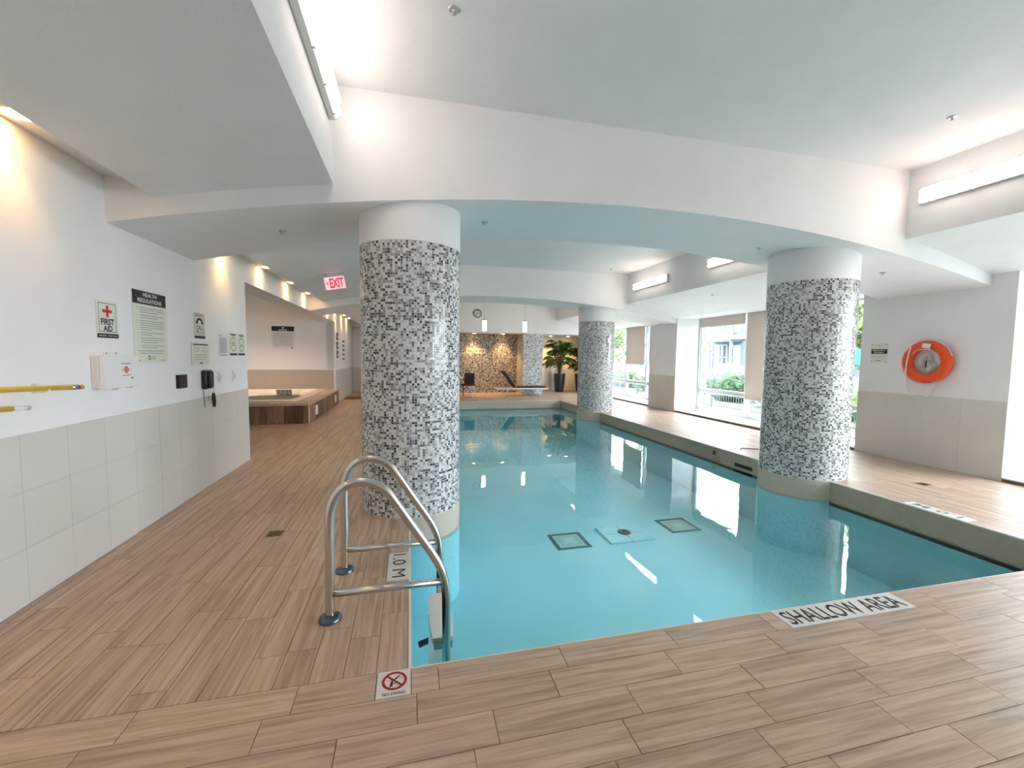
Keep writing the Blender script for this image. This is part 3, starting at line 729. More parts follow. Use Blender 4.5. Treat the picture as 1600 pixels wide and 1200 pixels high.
pl.poly(bm, [(-.085, .020), (-.085, .035)] + outer + [(.085, .035), (.085, .020), (.035, .020)] + inner[::-1] + [(-.035, .020)], 0, .0007); fin('handset_symbol', bm, ink, t)
# notice below
t, pl = board('emergency_notice', 'pale printed notice on the left wall between the CALL 9-1-1 sign and the phone', (xw, 5.289, 1.49), w=.395, h=.245, mat=sign_pale, **LW)
lines(pl, t, [(-.17, .17, .100)], ink, .012); lines(pl, t, [(-.15, -.03, .065), (.03, .15, .065), (-.15, -.03, .03), (.02, .16, .03), (-.14, .14, -.01), (-.12, .15, -.035), (-.15, .10, -.06)], gray_ink, .004); lines(pl, t, [(-.03, .04, -.098)], ink, .012)
# phone
t = thing('wall_phone', 'black emergency telephone with hanging strap on the left wall', 'telephone', (XL, 5.38, 1.10))
bm = B(); box(bm, XL + .0005, XL + .05, 5.285, 5.475, 1.10, 1.312, .022); fin('phone_body', bm, black_p, t, smooth=True)
bm = B(); box(bm, XL + .045, XL + .085, 5.31, 5.40, 1.115, 1.30, .018); fin('handset', bm, black_p, t, smooth=True)
bm = B(); box(bm, XL + .045, XL + .055, 5.415, 5.45, 1.20, 1.26); fin('phone_label', bm, white_p, t)
bm = B(); tube(bm, smooth_path([(XL + .05, 5.44, 1.11), (XL + .055, 5.452, 1.08), (XL + .05, 5.445, 1.05)], 4), .006, 6); tube(bm, smooth_path([(XL + .04, 5.46, 1.11), (XL + .05, 5.465, 1.08), (XL + .05, 5.455, 1.05)], 4), .005, 6); fin('cord', bm, white_p, t)
bm = B(); tube(bm, [(XL + .05, 5.45, 1.05), (XL + .05, 5.452, 1.0), (XL + .05, 5.458, .93), (XL + .05, 5.462, .89)], [.014, .022, .02, .014], 8); fin('hanging_strap', bm, black_p, t)
bm = B(); tube(bm, smooth_path([(XL + .01, 5.31, 1.10), (XL + .012, 5.32, 1.0), (XL + .012, 5.33, .90)], 4), .004, 6); fin('cable', bm, gray_ink, t)
# notices near the corner
t, pl = board('paper_notice', 'white paper with blue print, left of the two round-symbol signs by the wall corner', (xw, 5.88, 1.605), w=.265, h=.27, mat=sign_white, th=.002, **LW)
lines(pl, t, [(-.11, -.05, .11)] + [(-.10, .10, .07 - k * .02) for k in range(9)], blue_ink, .009); lines(pl, t, [(-.1, .1, -.128)], ink, .006)
for yc, lab in ((6.176, 'pale sign with green ringed symbol, left one of the pair near the wall corner'), (6.448, 'pale sign with green ringed symbol, right one of the pair at the wall corner')):
    t, pl = board('symbol_sign', lab, (xw, yc, 1.616), w=.235, h=.285, mat=sign_pale, **LW)
    lines(pl, t, [(-.09, .09, .128), (-.06, .06, .112)], ink, .010)
    bm = B(); pl.ring(bm, 0, .0, .092, .092, .011, 0, .0006, 32); fin('ring_symbol', bm, green_ink, t)
    lines(pl, t, [(-.05, -.01, .01), (.0, .05, .01), (-.05, .045, -.012), (-.03, .02, .028)] if yc < 6.3 else [(-.04, .045, -.02), (-.02, .025, .0), (-.008, .01, .02)], green_ink, .013)
    slab(pl, t, 'bottom_band', -.115, .115, -.142, -.116, ink)
for yc, lab in ((5.74, 'slim white wall switch nearer the phone'), (6.16, 'slim white wall switch nearer the wall corner')):
    t = thing('wall_switch', lab, 'switch', (XL, yc, 1.15)); bm = B(); box(bm, XL + .0005, XL + .012, yc - .04, yc + .04, 1.15, 1.285, .003); fin('switch_plate', bm, white_p, t)
    bm = B(); box(bm, XL + .012, XL + .020, yc - .014, yc + .014, 1.18, 1.25, .002); fin('rocker', bm, offwhite_p, t)
# yellow rescue poles
def pole(y1, z1, dz, r, endy, label, nm):
    t = thing('rescue_pole', label, 'pole', (XL + .06, y1, z1)); z = lambda y: z1 + (y1 - y) * dz
    bm = B(); tube(bm, [(XL + .06, .9, z(.9)), (XL + .06, y1, z1)], r, 14); fin('pole_shaft', bm, yellow, t, smooth=True)
    bm = B()
    if nm == 'white_tip': tube(bm, [(XL + .06, y1, z1), (XL + .06, endy, z(endy))], r * .92, 14); fin('pole_tip', bm, white_p, t, smooth=True, label='white plastic end of the pole')
    else: 
        tube(bm, [(XL + .06, y1 - .10, z(y1 - .10)), (XL + .06, y1 - .035, z(y1 - .035))], r * 1.06, 14); fin('silver_collar', bm, steel, t, smooth=True)
    for yy in (1.2, y1 - .3):
        bm = B(); box(bm, XL + .0005, XL + .03, yy - .012, yy + .012, z(yy) - .03, z(yy) + .03, .003); tube(bm, smooth_path([(XL + .028, yy, z(yy) - .022), (XL + .06, yy, z(yy) - r - .006), (XL + .085, yy, z(yy) - .004)], 5), .005, 6); fin('pole_hook', bm, white_p, t)
pole(3.46, 1.262, .045, .016, 0, 'upper yellow rescue pole hanging along the left wall', 'x')
pole(2.93, 1.178, .06, .015, 3.04, 'lower yellow rescue pole with a white end on the left wall', 'white_tip')

# emergency sign by the life ring
RWd = dict(right=(0, -1, 0), up=(0, 0, 1))
t, pl = board('emergency_use_sign', 'small pale sign with a black band on the right pier left of the life ring', (XR - .0005, 5.153, 1.612), w=.24, h=.295, mat=sign_pale, **RWd)
slab(pl, t, 'header_band', -.117, .117, -.012, .062, ink); q = Plane(pl.p(0, 0, .001), pl.r, pl.u)
tx('EMERGENCY', q, 0, .040, .19, .020, white_ink, t, .005); tx('USE ONLY', q, 0, .008, .15, .020, white_ink, t, .02)
lines(pl, t, [(-.10, .10, -.05), (-.09, .09, -.065)], gray_ink, .003); lines(pl, t, [(-.04, .03, -.118)], ink, .008); lines(pl, t, [(-.008, .008, .12), (-.008, .008, .108)], gray_ink, .009)
for a, b in ((-.105, .133), (.105, .133), (-.105, -.133), (.105, -.133)): bm = B(); pl.ring(bm, a, b, .006, .006, .005, 0, .002, 10); fin('screw', bm, dark_gray, t)

# life ring
cy, cz = 4.467, 1.482; Rm, rm = 0.236, 0.068; cxr = XR - .012 - rm
t = thing('life_ring', 'orange life ring with white grab rope hanging on the right pier', 'life ring', (XR, cy, 1.17))
bm = B(); n, mseg = 64, 20; rings = []
for i in range(n):
    q = 2 * PI * i / n; ring = []
    for j in range(mseg):
        s = 2 * PI * j / mseg; rr = Rm + rm * math.cos(s); ring.append(bm.verts.new((cxr + rm * .8 * math.sin(s), cy + rr * math.cos(q), cz + rr * math.sin(q))))
    rings.append(ring)
for i in range(n):
    for j in range(mseg): bm.faces.new((rings[i][j], rings[i][(j + 1) % mseg], rings[(i + 1) % n][(j + 1) % mseg], rings[(i + 1) % n][j]))
fin('ring_body', bm, orange, t, smooth=True)
def rope(nm, pts, r=.007, label=None, n=8, par=None):
    bm = B(); tube(bm, smooth_path(pts, n), r, 8); o = fin(nm, bm, rope_m, par or t, smooth=True)
    return o
Ro = Rm + rm
def onring(a, k=1.0, dx=0): q = math.radians(a); return (cxr - dx, cy - Ro * k * math.cos(q), cz + Ro * k * math.sin(q))
rope('grab_rope', [onring(a, 1.02, .02) for a in range(15, 116, 10)])
rope('grab_rope', [(cxr - .05, cy + .175, cz + .215), (cxr - .068, cy + .185, cz + .10), (cxr - .07, cy + .20, cz - .02), (cxr - .055, cy + .215, cz - .15), (cxr - .02, cy + .225, cz - .22)], .009)
rope('grab_rope', [onring(a, 1.02, .02) for a in range(205, 296, 10)])
rope('hanging_rope', [onring(222, 1.02, .02), (cxr - .02, cy + .21, cz - .34), (cxr - .02, cy + .15, cz - .48), (cxr - .02, cy + .05, cz - .525), (cxr - .02, cy - .06, cz - .48), (cxr - .02, cy - .11, cz - .36), (cxr - .02, cy - .125, cz - .28)], .008)
rope('tie_rope', [(cxr - .03, cy + .17, cz + .10), (cxr - .055, cy + .09, cz + .165), (cxr - .06, cy, cz + .18), (cxr - .055, cy - .08, cz + .17), (cxr - .03, cy - .15, cz + .11)], .006)
bm = B(); q = Plane((cxr - .052, cy - .055, cz + .222), Vector((.0, -1, -.12)), Vector((-.35, -.12, 1)) - Vector((.0, -1, -.12)) * 0)
q = Plane((cxr - .055, cy - .02, cz + .228), Vector((0, -1, -.15)), Vector((0.12, -.15, 1))); q.slab(bm, -.05, .05, -.032, .032, 0, .006); fin('sticker', bm, white_p, t)
t = thing('rope_coil', 'coil of off-white throwing rope on a black hook inside the life ring', 'rope', (XR, cy, 1.28))
for k in range(7):
    w = .030 + .012 * k; dz = .01 * (k % 3); xx = XR - .012 - .008 * (k % 4)
    bm = B(); pts = [(xx, cy + .02 + w * math.sin(2 * PI * j / 20) * (1.15 if math.cos(2 * PI * j / 20) < 0 else .55), cz - .035 + dz * .5 + .115 * math.cos(2 * PI * j / 20)) for j in range(20)]
    tube(bm, pts, .006, 7, closed=True); fin('rope_loop', bm, rope_m, t, smooth=True)
bm = B(); tube(bm, smooth_path([(XR - .06, cy + .06, cz - .03), (XR - .065, cy + .07, cz + .05), (XR - .065, cy + .03, cz + .115), (XR - .065, cy - .02, cz + .10), (XR - .065, cy - .02, cz + .04), (XR - .065, cy + .02, cz - .01), (XR - .06, cy - .06, cz - .045), (XR - .05, cy - .13, cz - .05)], 6), .008, 8); fin('rope_loop', bm, rope_m, t, smooth=True)
bm = B(); tube(bm, smooth_path([(XR - .001, cy + .01, cz + .02), (XR - .06, cy + .01, cz + .02), (XR - .075, cy + .01, cz - .02), (XR - .07, cy + .012, cz - .075)], 5), .008, 8); fin('wall_hook', bm, black_p, t, smooth=True)

# cord on the deck
t = thing('loose_cable', 'thin dark cord lying on the right deck beside the right column', 'cord', (5.45, 5.82, 0))
bm = B(); tube(bm, smooth_path([(5.28, 5.80, .006), (5.38, 5.90, .006), (5.52, 5.85, .006), (5.70, 5.70, .006)], 6), .006, 6); fin('cord', bm, dark_gray, t)

# ------------------------------------------------------------------ ceiling fittings
def fixture(x, sgn, y0, y1, z, label, group=None):
    """vapour-tight twin fluorescent on a vertical face; sgn = direction it sticks out"""
    t = thing('fluorescent_fixture', label, 'ceiling light', (x, (y0 + y1) / 2, z)); h = .085
    bm = B(); a, b = sorted((x + sgn * .001, x + sgn * .055)); box(bm, a, b, y0, y1, z - h, z + h, .012); fin('fixture_tray', bm, offwhite_p, t)
    for dz in (-.042, .042):
        bm = B(); n = 12; A = []
        ys = [y0 + .02, y0 + .03, y0 + .05, y1 - .05, y1 - .03, y1 - .02]; ks = [.55, .8, 1, 1, .8, .55]
        for yy, kk in zip(ys, ks):
            A.append([bm.verts.new((x + sgn * (.05 + .052 * kk * math.sin(PI * j / n)), yy, z + dz + .040 * kk * math.cos(PI * j / n))) for j in range(n + 1)])
        for R1, R2 in zip(A, A[1:]):
            for j in range(n): bm.faces.new((R1[j], R1[j + 1], R2[j + 1], R2[j]))
        bm.faces.new(A[0]); bm.faces.new(A[-1][::-1]); fin('diffuser', bm, lamp_m, t, smooth=True, label='glowing ribbed diffuser')
    nclip = 4
    for k in range(nclip):
        yy = y0 + .12 + (y1 - y0 - .24) * k / (nclip - 1)
        for s in (-1, 1):
            bm = B(); a, b = sorted((x + sgn * .045, x + sgn * .07)); box(bm, a, b, yy - .012, yy + .012, z + s * h - .008, z + s * h + .008); fin('clip', bm, frame_m, t)
XA, XB = -0.61, 5.70
fixture(XA, 1, 2.40, 3.72, 3.43, 'long fluorescent light on the left soffit face, at the top of the frame')
fixture(XB, -1, 2.42, 3.74, 3.36, 'long fluorescent light on the right soffit face, nearest the camera')
fixture(XB, -1, 5.75, 7.25, 3.33, 'fluorescent light partly hidden behind the first arched beam')
fixture(XB, -1, 8.60, 10.06, 3.31, 'fluorescent light on the soffit face just before the second beam')
fixture(XA, 1, 5.75, 7.25, 3.43, 'fluorescent light on the left soffit behind the first arched beam')
fixture(XA, 1, 8.60, 10.06, 3.43, 'fluorescent light on the left soffit before the second beam')
fixture(XA, 1, 0.20, 1.55, 3.43, 'unseen fluorescent light added on the left soffit above the camera')  # this and the next: unseen lamps added to brighten the hall
fixture(XB, -1, 0.20, 1.55, 3.36, 'unseen fluorescent light added on the right soffit above the camera')
fixture(XB, -1, 12.6, 14.0, 3.33, 'fluorescent light on the right soffit past the second beam')
fixture(XA, 1, 12.6, 14.0, 3.43, 'fluorescent light on the left soffit past the second beam')

def downlight(x, y, z, label, group, power=SPOT, col=(1.0, .56, .20)):
    t = thing('downlight', label, 'ceiling light', (x, y, z), group)
    bm = B(); lathe(bm, [(.068, -.002), (.078, -.006), (.086, -.005), (.088, .001)], (x, y, z), 24); fin('trim_ring', bm, white_p, t, smooth=True)
    bm = B(); lathe(bm, [(0, -.012), (.03, -.011), (.055, -.007), (.069, -.001), (0, -.001)], (x, y, z), 24); fin('lamp', bm, spot_m, t)
    ld = bpy.data.lights.new('downlight_beam', 'SPOT'); ld.energy = power; ld.color = col; ld.spot_size = math.radians(95); ld.spot_blend = .8; ld.shadow_soft_size = .03
    lo = bpy.data.objects.new('downlight_beam', ld); COL.objects.link(lo); lo.parent = t; lo.location = (0, 0, -.02)
for y, lab in ((0.2, 'unseen warm downlight added over the left wall behind the camera'), (1.6, 'recessed warm downlight over the left wall beside the camera'), (3.02, 'glowing recessed downlight over the left wall in the upper left corner'), (5.88, 'recessed downlight hidden just behind the first beam at the left wall'),  # the first is an unseen extra lamp, added for light
               (7.24, 'glowing downlight above the alcove opening, nearest of the three in a row'), (8.66, 'glowing downlight above the alcove opening, middle of the three in a row'),
               (10.02, 'glowing downlight above the alcove opening, last of the three in a row'), (12.7, 'recessed downlight at the start of the hall past the second beam'),
               (13.95, 'second recessed downlight in the hall past the second beam'), (15.2, 'small glowing downlight in the hall beside the left column, left one'), (16.35, 'small glowing downlight in the hall beside the left column, right one')):
    downlight(-2.10, y, 2.812, lab, None)
for x, lab in ((2.49, 'left glowing downlight above the dark mosaic back wall'), (3.67, 'right glowing downlight above the dark mosaic back wall')): downlight(x, 16.78, 2.395, lab, None, 55)
for x, lab in ((5.95, 'glowing downlight above the potted palm'), (6.75, 'glowing downlight above the palm hidden by the far column')): downlight(x, 17.55, 2.395, lab, None, 50)
downlight(-3.3, 12.6, 3.25, 'unseen recessed light added over the right half of the hot tub alcove', None, 40, (1, .76, .58)); downlight(-4.4, 12.6, 3.25, 'unseen recessed light added over the left half of the hot tub alcove', None, 40, (1, .76, .58))  # unseen lamps added to give the alcove wall its warm light
def sprinkler(x, y, z, label, pendent=True):
    t = thing('ceiling_sprinkler', label, 'sprinkler', (x, y, z))
    bm = B(); lathe(bm, [(.012, -.004), (.03, -.007), (.036, -.004), (.038, .003)], (x, y, z), 20); fin('escutcheon', bm, frame_m, t, smooth=True)
    bm = B(); lathe(bm, [(0, -.028), (.016, -.028), (.016, -.025), (.004, -.022), (.006, -.012), (.012, -.003)], (x, y, z), 14); fin('sprinkler_head', bm, frame_m, t, smooth=True)
for x, y, lab in ((0.286, 2.875, 'round chrome sprinkler in the ceiling near the top centre of the frame'), (4.80, 2.954, 'round sprinkler in the ceiling left of the right fluorescent light'), (4.91, 9.886, 'tiny sprinkler in the far bay ceiling before the second beam')): sprinkler(x, y, CZ, lab)
for x, y, lab in ((-1.18, 4.55, 'sprinkler under the first beam left of the left column'), (.78, 4.55, 'sprinkler under the first beam right of the left column'), (4.33, 4.60, 'sprinkler under the first beam beside the right column')): sprinkler(x, y, arch(x) , lab)
sprinkler(6.14, 4.42, arch(6.14), 'sprinkler under the first beam above the life ring pier')
sprinkler(6.22, 7.8, 2.93 - .33 * (.52 / 1.5) ** 1.25, 'faint sprinkler in the sloped soffit between the two beams')

# exit sign
t = thing('exit_sign', 'red lit EXIT sign hanging from the left soffit', 'exit sign', (-1.18, 7.5, 2.83))
tilt = math.atan(.047 * 3.65); Rt = Vector((math.cos(tilt), 0, math.sin(tilt))); Ut = Vector((-math.sin(tilt), 0, math.cos(tilt)))
pl = Plane((-1.178, 7.49, 2.665), Rt, Ut)
bm = B(); pl.slab(bm, -.158, .158, -.105, .105, -.045, 0); fin('sign_case', bm, white_p, t)
bm = B(); pl.slab(bm, -.15, .15, -.097, .097, 0, .002); fin('sign_face', bm, exit_face, t)
pl2 = Plane(pl.p(0, 0, .0025), Rt, Ut)
tx('EXIT', pl2, .028, -.002, .215, .155, exit_m, t, .035)
bm = B(); pl2.poly(bm, [(-.138, 0), (-.105, .032), (-.098, .022), (-.118, 0), (-.098, -.022), (-.105, -.032)], 0, .001); fin('arrow', bm, exit_m, t)
bm = B(); q = Plane(pl.p(0, .105, -.022), Rt, Ut); q.slab(bm, -.11, .13, 0, .055, -.015, .015); fin('sign_mount', bm, offwhite_p, t)
bm = B(); q.slab(bm, -.15, .15, .053, .066, -.04, .04); fin('canopy_plate', bm, white_p, t)

# ------------------------------------------------------------------ hot tub
TX1, TY0, TY1, TZ = -2.118, 9.88, 13.88, 0.44
t = thing('hot_tub', 'raised hot tub in the left alcove with brown wood cladding and cream acrylic shell', 'hot tub', (-3.6, 11.9, 0))
bm = B(); box(bm, HX + .01, TX1 - .025, TY0 + .025, TY1, 0, .30); fin('tub_plinth', bm, brownriser, t)
rx0, rx1, ry0, ry1 = HX + .35, -2.52, 10.36, 13.70
bm = B(); ch = 0.55
for a in ((HX + .01, rx0 + .0, TY0, TY1), (rx0, rx1, TY0, ry0), (rx0, rx1, ry1, TY1), (rx1, TX1, TY0, TY1)): box(bm, *a, TZ - .05, TZ)
fin('tub_deck', bm, wood_isl_y, t, label='tan wood look deck around the tub')
bm = B()
def rr(x0, x1, y0, y1, c):
    return [(x0 + c, y0), (x1 - c, y0), (x1, y0 + c), (x1, y1 - c), (x1 - c, y1), (x0 + c, y1), (x0, y1 - c), (x0, y0 + c)]
loops = []
for ins, z, c in ((-.04, TZ, .05), (-.04, TZ + .025, .05), (.10, TZ + .03, .12), (.13, TZ + .015, .15), (.22, TZ - .10, .4), (.30, TZ - .30, .45), (.55, TZ - .42, .4)):
    loops.append([bm.verts.new((x, y, z)) for x, y in rr(rx0 + ins, rx1 - ins, ry0 + ins, ry1 - ins, c)])
for A, C in zip(loops, loops[1:]):
    for k in range(8): bm.faces.new((A[k], A[(k + 1) % 8], C[(k + 1) % 8], C[k]))
bm.faces.new(loops[-1]); o = fin('tub_shell', bm, acrylic, t)
bm = B(); bm.faces.new([bm.verts.new((x, y, TZ - .14)) for x, y in rr(rx0 + .22, rx1 - .22, ry0 + .22, ry1 - .22, .4)]); fin('tub_water', bm, tubwater_m, t)
x = HX + .02; rp = random.Random(4)
while x < TX1 - .04:
    w = min(rp.choice((.14, .17, .20)), TX1 - .02 - x); bm = B(); box(bm, x + .003, x + w - .003, TY0 + .002, TY0 + .024, 0.005, TZ - .052); fin('cladding_plank', bm, tub_wood, t); x += w
y = TY0 + .03
while y < TY1 - .05:
    w = min(rp.choice((.18, .22, .27)), TY1 - y); bm = B(); box(bm, TX1 - .024, TX1 - .002, y + .003, y + w - .003, 0.005, TZ - .052); fin('cladding_plank', bm, tub_wood, t); y += w
bm = B(); box(bm, TX1 - .012, TX1 + .004, TY0 - .004, TY0 + .012, 0, TZ); fin('corner_trim', bm, edge_white, t)
for yy in (10.62, 13.22): bm = B(); box(bm, TX1 - .002, TX1 + .012, yy - .11, yy + .11, .10, .32, .004); fin('vent_cover', bm, white_p, t, label='white rectangular cover in the cladding')
bm = B(); box(bm, -3.56, -3.36, TY0 - .012, TY0 + .002, .05, .28, .004); fin('vent_cover', bm, offwhite_p, t)
pl = Plane((-3.53, 13.40, .395), (1, 0, 0), (0, -.35, 1))
slab(pl, t, 'depth_plate', -.21, .21, -.095, .085, acrylic, .004); pl = Plane(pl.p(0, 0, .005), pl.r, pl.u)
tx('0.9 M', pl, 0, .02, .34, .11, ink, t, .0); lines(pl, t, [(-.12, -.02, -.07), (.02, .14, -.07)], ink, .018)
# alcove notice
t, pl = board('alcove_notice', 'white notice with a black header on the alcove wall behind the hot tub', (-3.655, 13.899, 1.985), (1, 0, 0), (0, 0, 1), .62, .66, sign_white)
slab(pl, t, 'header_band', -.305, .305, .19, .33, ink); q = Plane(pl.p(0, 0, .001), pl.r, pl.u); lines(q, t, [(-.11, .11, .225)], white_ink, .022); lines(q, t, [(-.02, .03, .285)], white_ink, .035)
lines(pl, t, [(-.26, .26, .13 - k * .045) for k in range(9)], gray_ink, .009); lines(pl, t, [(.22, .26, -.305)], ink, .03)
# small signs in the hall
for k, z in enumerate((2.06, 1.78, 1.50)):
    t = thing('wall_plaque', ('upper', 'middle', 'lower')[k] + ' of three small brown plaques stacked on the hall wall corner', 'plaque', (XL, 14.28, z - .1))
    bm = B(); box(bm, XL + .0005, XL + .02, 14.12, 14.46, z - .11, z + .11); fin('plaque_board', bm, bronze_plate, t); bm = B(); box(bm, XL + .02, XL + .022, 14.16, 14.42, z - .04, z + .03); fin('plaque_print', bm, sign_pale, t)
for k, z in enumerate((1.95, 1.80, 1.65, 1.50, 1.35)):
    t = thing('hall_label', ('topmost', 'second', 'middle', 'fourth', 'lowest')[k] + ' of five tiny grey labels in a column on the hall wall', 'label', (XL, 15.5, z))
    bm = B(); box(bm, XL + .0005, XL + .012, 15.35, 15.75, z - .035, z + .035); fin('label_plate', bm, gray_ink, t)
t = thing('door_mat', 'dark brown mat on the hall floor beside the left column', 'mat', (-1.9, 15.3, 0))
bm = B(); box(bm, -2.15, -1.45, 15.0, 16.0, .0, .012, .004); fin('mat_body', bm, P('brown_mat', (.16, .09, .045), .95, bump=.6, bscale=200), t)

# ------------------------------------------------------------------ far end
t = thing('wall_clock', 'round wall clock with a black rim on the far bulkhead', 'clock', (2.514, 16.1, 2.95))
pl = Plane((2.514, 16.099, 3.105), (1, 0, 0), (0, 0, 1))
bm = B(); pl.ring(bm, 0, 0, .16, .16, .022, 0, .035, 40); fin('clock_rim', bm, black_p, t)
bm = B(); pl.poly(bm, [(.14 * math.cos(2 * PI * k / 32), .14 * math.sin(2 * PI * k / 32)) for k in range(32)], 0, .012); fin('clock_face', bm, sign_white, t)
q = Plane(pl.p(0, 0, .0125), pl.r, pl.u)
for k in range(12):
    a = k * PI / 6; p_ = Plane(q.p(.118 * math.sin(a), .118 * math.cos(a)), q.r * math.cos(a) - q.u * math.sin(a), q.u * math.cos(a) + q.r * math.sin(a)); bm = B(); p_.slab(bm, -.005, .005, -.012, .012, 0, .001); fin('hour_mark', bm, ink, t)
for a, l, w in ((1.3, .075, .007), (4.1, .105, .005)):
    p_ = Plane(q.c, q.r * math.cos(a) - q.u * math.sin(a), q.u * math.cos(a) + q.r * math.sin(a)); bm = B(); p_.slab(bm, -w, w, -.015, l, .001, .003); fin('clock_hand', bm, ink, t)
for x, lab in ((2.597, 'pendant lamp with a glowing cylinder shade nearest the clock'), (4.085, 'pendant lamp with a glowing cylinder shade, farther right from the clock')):
    t = thing('pendant_lamp', lab, 'lamp', (x, 15, 2.40)); ztop = CZ
    bm = B(); cyl(bm, (x, 15, 2.79), (x, 15, ztop), .006, seg=8); fin('cable', bm, frame_m, t)
    bm = B(); lathe(bm, [(.0, .07), (.02, .06), (.02, .035), (.085, .03), (.085, .0), (.0, 0)], (x, 15, 2.76), 20); fin('lamp_cap', bm, frame_m, t)
    bm = B(); cyl(bm, (x, 15, 2.40), (x, 15, 2.76), .072, seg=24); fin('lamp_shade', bm, pend_m, t, smooth=False)
    for dz in (2.43, 2.60):
        bm = B(); lathe(bm, [(.073, 0), (.075, .004), (.073, .008)], (x, 15, dz), 24); fin('shade_band', bm, offwhite_p, t)
    bm = B(); lathe(bm, [(0, 0), (.05, -.002), (.05, -.02), (.0, -.025)], (x, 15, ztop), 16); fin('ceiling_rose', bm, frame_m, t)
t, pl = board('wall_sign', 'narrow cream sign reading SHALLOW AREA on the dark mosaic back wall', (2.615, 17.099, 1.70), (1, 0, 0), (0, 0, 1), .78, .19, acrylic)
tx('SHALLOW AREA', pl, 0, 0, .70, .13, ink, t, .03)

# sun lounger
Yl = 15.75
t = thing('sun_lounger', 'sun lounger with raised back and black pad beyond the far pool edge', 'sun lounger', (4.1, Yl, 0))
W = .30
bm = B()
for s in (-W, W): box(bm, 3.16, 5.17, Yl + s - .02, Yl + s + .02, .255, .305)
for xx in (3.16, 4.0, 5.13): box(bm, xx, xx + .04, Yl - W + .02, Yl + W - .02, .26, .30)
fin('lounger_frame', bm, P('silver_frame', (.70, .70, .70), .35, .3), t)
for s in (-W, W):
    for (xa, xb) in ((3.60, 3.46), (4.70, 4.86)): bm = B(); tube(bm, [(xa, Yl + s, .26), (xb, Yl + s, .018)], .018, 8); fin('leg', bm, MATS['silver_frame'], t)
bm = B(); box(bm, 3.93, 5.10, Yl - W + .01, Yl + W - .01, .305, .355, .012); fin('seat_pad', bm, cushion_m, t)
bm = B(); pl = Plane((3.92, Yl, .325), Vector((-.46, 0, .63)), Vector((0, 1, 0))); pl.slab(bm, 0, .77, -W + .01, W - .01, -.0, .05); fin('back_pad', bm, cushion_m, t)
bm = B()
for s in (-W + .03, W - .03): tube(bm, [(3.93, Yl + s, .30), (3.48, Yl + s, .915)], .014, 8)
fin('back_frame', bm, MATS['silver_frame'], t)
# chair and table
Yc = 15.6
t = thing('side_chair', 'black chair with slim metal legs by the far table', 'chair', (2.13, Yc, 0))
bm = B(); box(bm, 1.98, 2.36, Yc + .14, Yc + .17, .42, .86, .012); fin('backrest', bm, cushion_m, t)
bm = B(); box(bm, 1.84, 2.34, Yc - .28, Yc + .16, .41, .46, .015); fin('seat', bm, cushion_m, t)
for xx, yy in ((1.90, Yc - .25), (2.32, Yc - .25), (1.92, Yc + .15), (2.32, Yc + .15)): bm = B(); tube(bm, [(xx, yy, .43), (xx, yy, .0)], .011, 8); fin('leg', bm, steel if xx > 2.1 else dark_gray, t)
bm = B(); tube(bm, smooth_path([(2.35, Yc - .25, .40), (2.35, Yc - .25, .62), (2.35, Yc - .1, .64), (2.35, Yc + .15, .64)], 4), .010, 8); fin('armrest', bm, steel, t)
t = thing('round_table', 'white topped table half hidden behind the left column beside the black chair', 'table', (1.55, 15.7, 0))
bm = B(); cyl(bm, (1.55, 15.7, .69), (1.55, 15.7, .72), .38, seg=40); fin('tabletop', bm, white_p, t)
bm = B(); cyl(bm, (1.55, 15.7, .02), (1.55, 15.7, .69), .025, seg=16); fin('pedestal', bm, steel, t, smooth=True)
bm = B(); lathe(bm, [(0, .03), (.05, .028), (.22, .012), (.22, 0)], (1.55, 15.7, 0), 28); fin('table_base', bm, steel, t)

# potted palms
def palm(x, y, H, label, seed, nf=18):
    rs = random.Random(seed)
    t = thing('potted_palm', label, 'potted plant', (x, y, 0))
    bm = B(); lathe(bm, [(0, 0), (.165, 0), (.18, .02), (.235, .45), (.25, .70), (.252, .775), (.235, .775), (.23, .70), (.0, .69)], (x, y, 0), 36); fin('planter', bm, charcoal, t, smooth=False)
    bm = B(); lathe(bm, [(0, .705), (.231, .70)], (x, y, 0), 24); fin('soil', bm, soil_m, t)
    for k in range(nf):
        q = 2 * PI * k / nf + rs.uniform(-.25, .25); hh = rs.uniform(.28, 1.0) * (H - .7); reach = rs.uniform(.28, .66) * (1.25 - .5 * hh / (H - .7))
        bx, by = x + .06 * math.cos(q) * rs.random(), y + .06 * math.sin(q) * rs.random(); out = []
        n = 14
        for i in range(n + 1):
            f = i / n; out.append(Vector((bx + math.cos(q) * reach * f ** 1.7, by + math.sin(q) * reach * f ** 1.7, .70 + hh * (1 - (1 - f) ** 1.8) - .30 * reach * max(0, f - .55) ** 1.5 * 3)))
        bm = B(); tube(bm, out[:9], [.011 - .0008 * i for i in range(9)], 5); fin('stem', bm, stem_m, t)
        bm = B(); tube(bm, out[8:], .004, 4)
        for i in [6, 7, 8, 9, 10, 11, 12, 13, 14, 14, 12, 10]:
            tg = (out[min(i + 1, n)] - out[i - 1]).normalized(); sd = tg.cross(Vector((0, 0, 1))).normalized()
            for s in (-1, 1):
                ll = rs.uniform(.24, .40) * (1.1 - .4 * abs(i - 10) / 5); dr = (sd * s * .8 + tg * rs.uniform(.4, .9) + Vector((0, 0, rs.uniform(-.35, .15)))).normalized()
                w = dr.cross(Vector((0, 0, 1))).normalized() * .011; a = out[i]; mid = a + dr * ll * .5 + Vector((0, 0, .012)); tip = a + dr * ll - Vector((0, 0, .09 * ll / .3))
                v = [bm.verts.new(p) for p in (a, mid + w, tip, mid - w)]; bm.faces.new((v[0], v[1], v[2])); bm.faces.new((v[0], v[2], v[3]))
        fin('frond', bm, leaf_y if rs.random() < .22 else leaf_m, t)
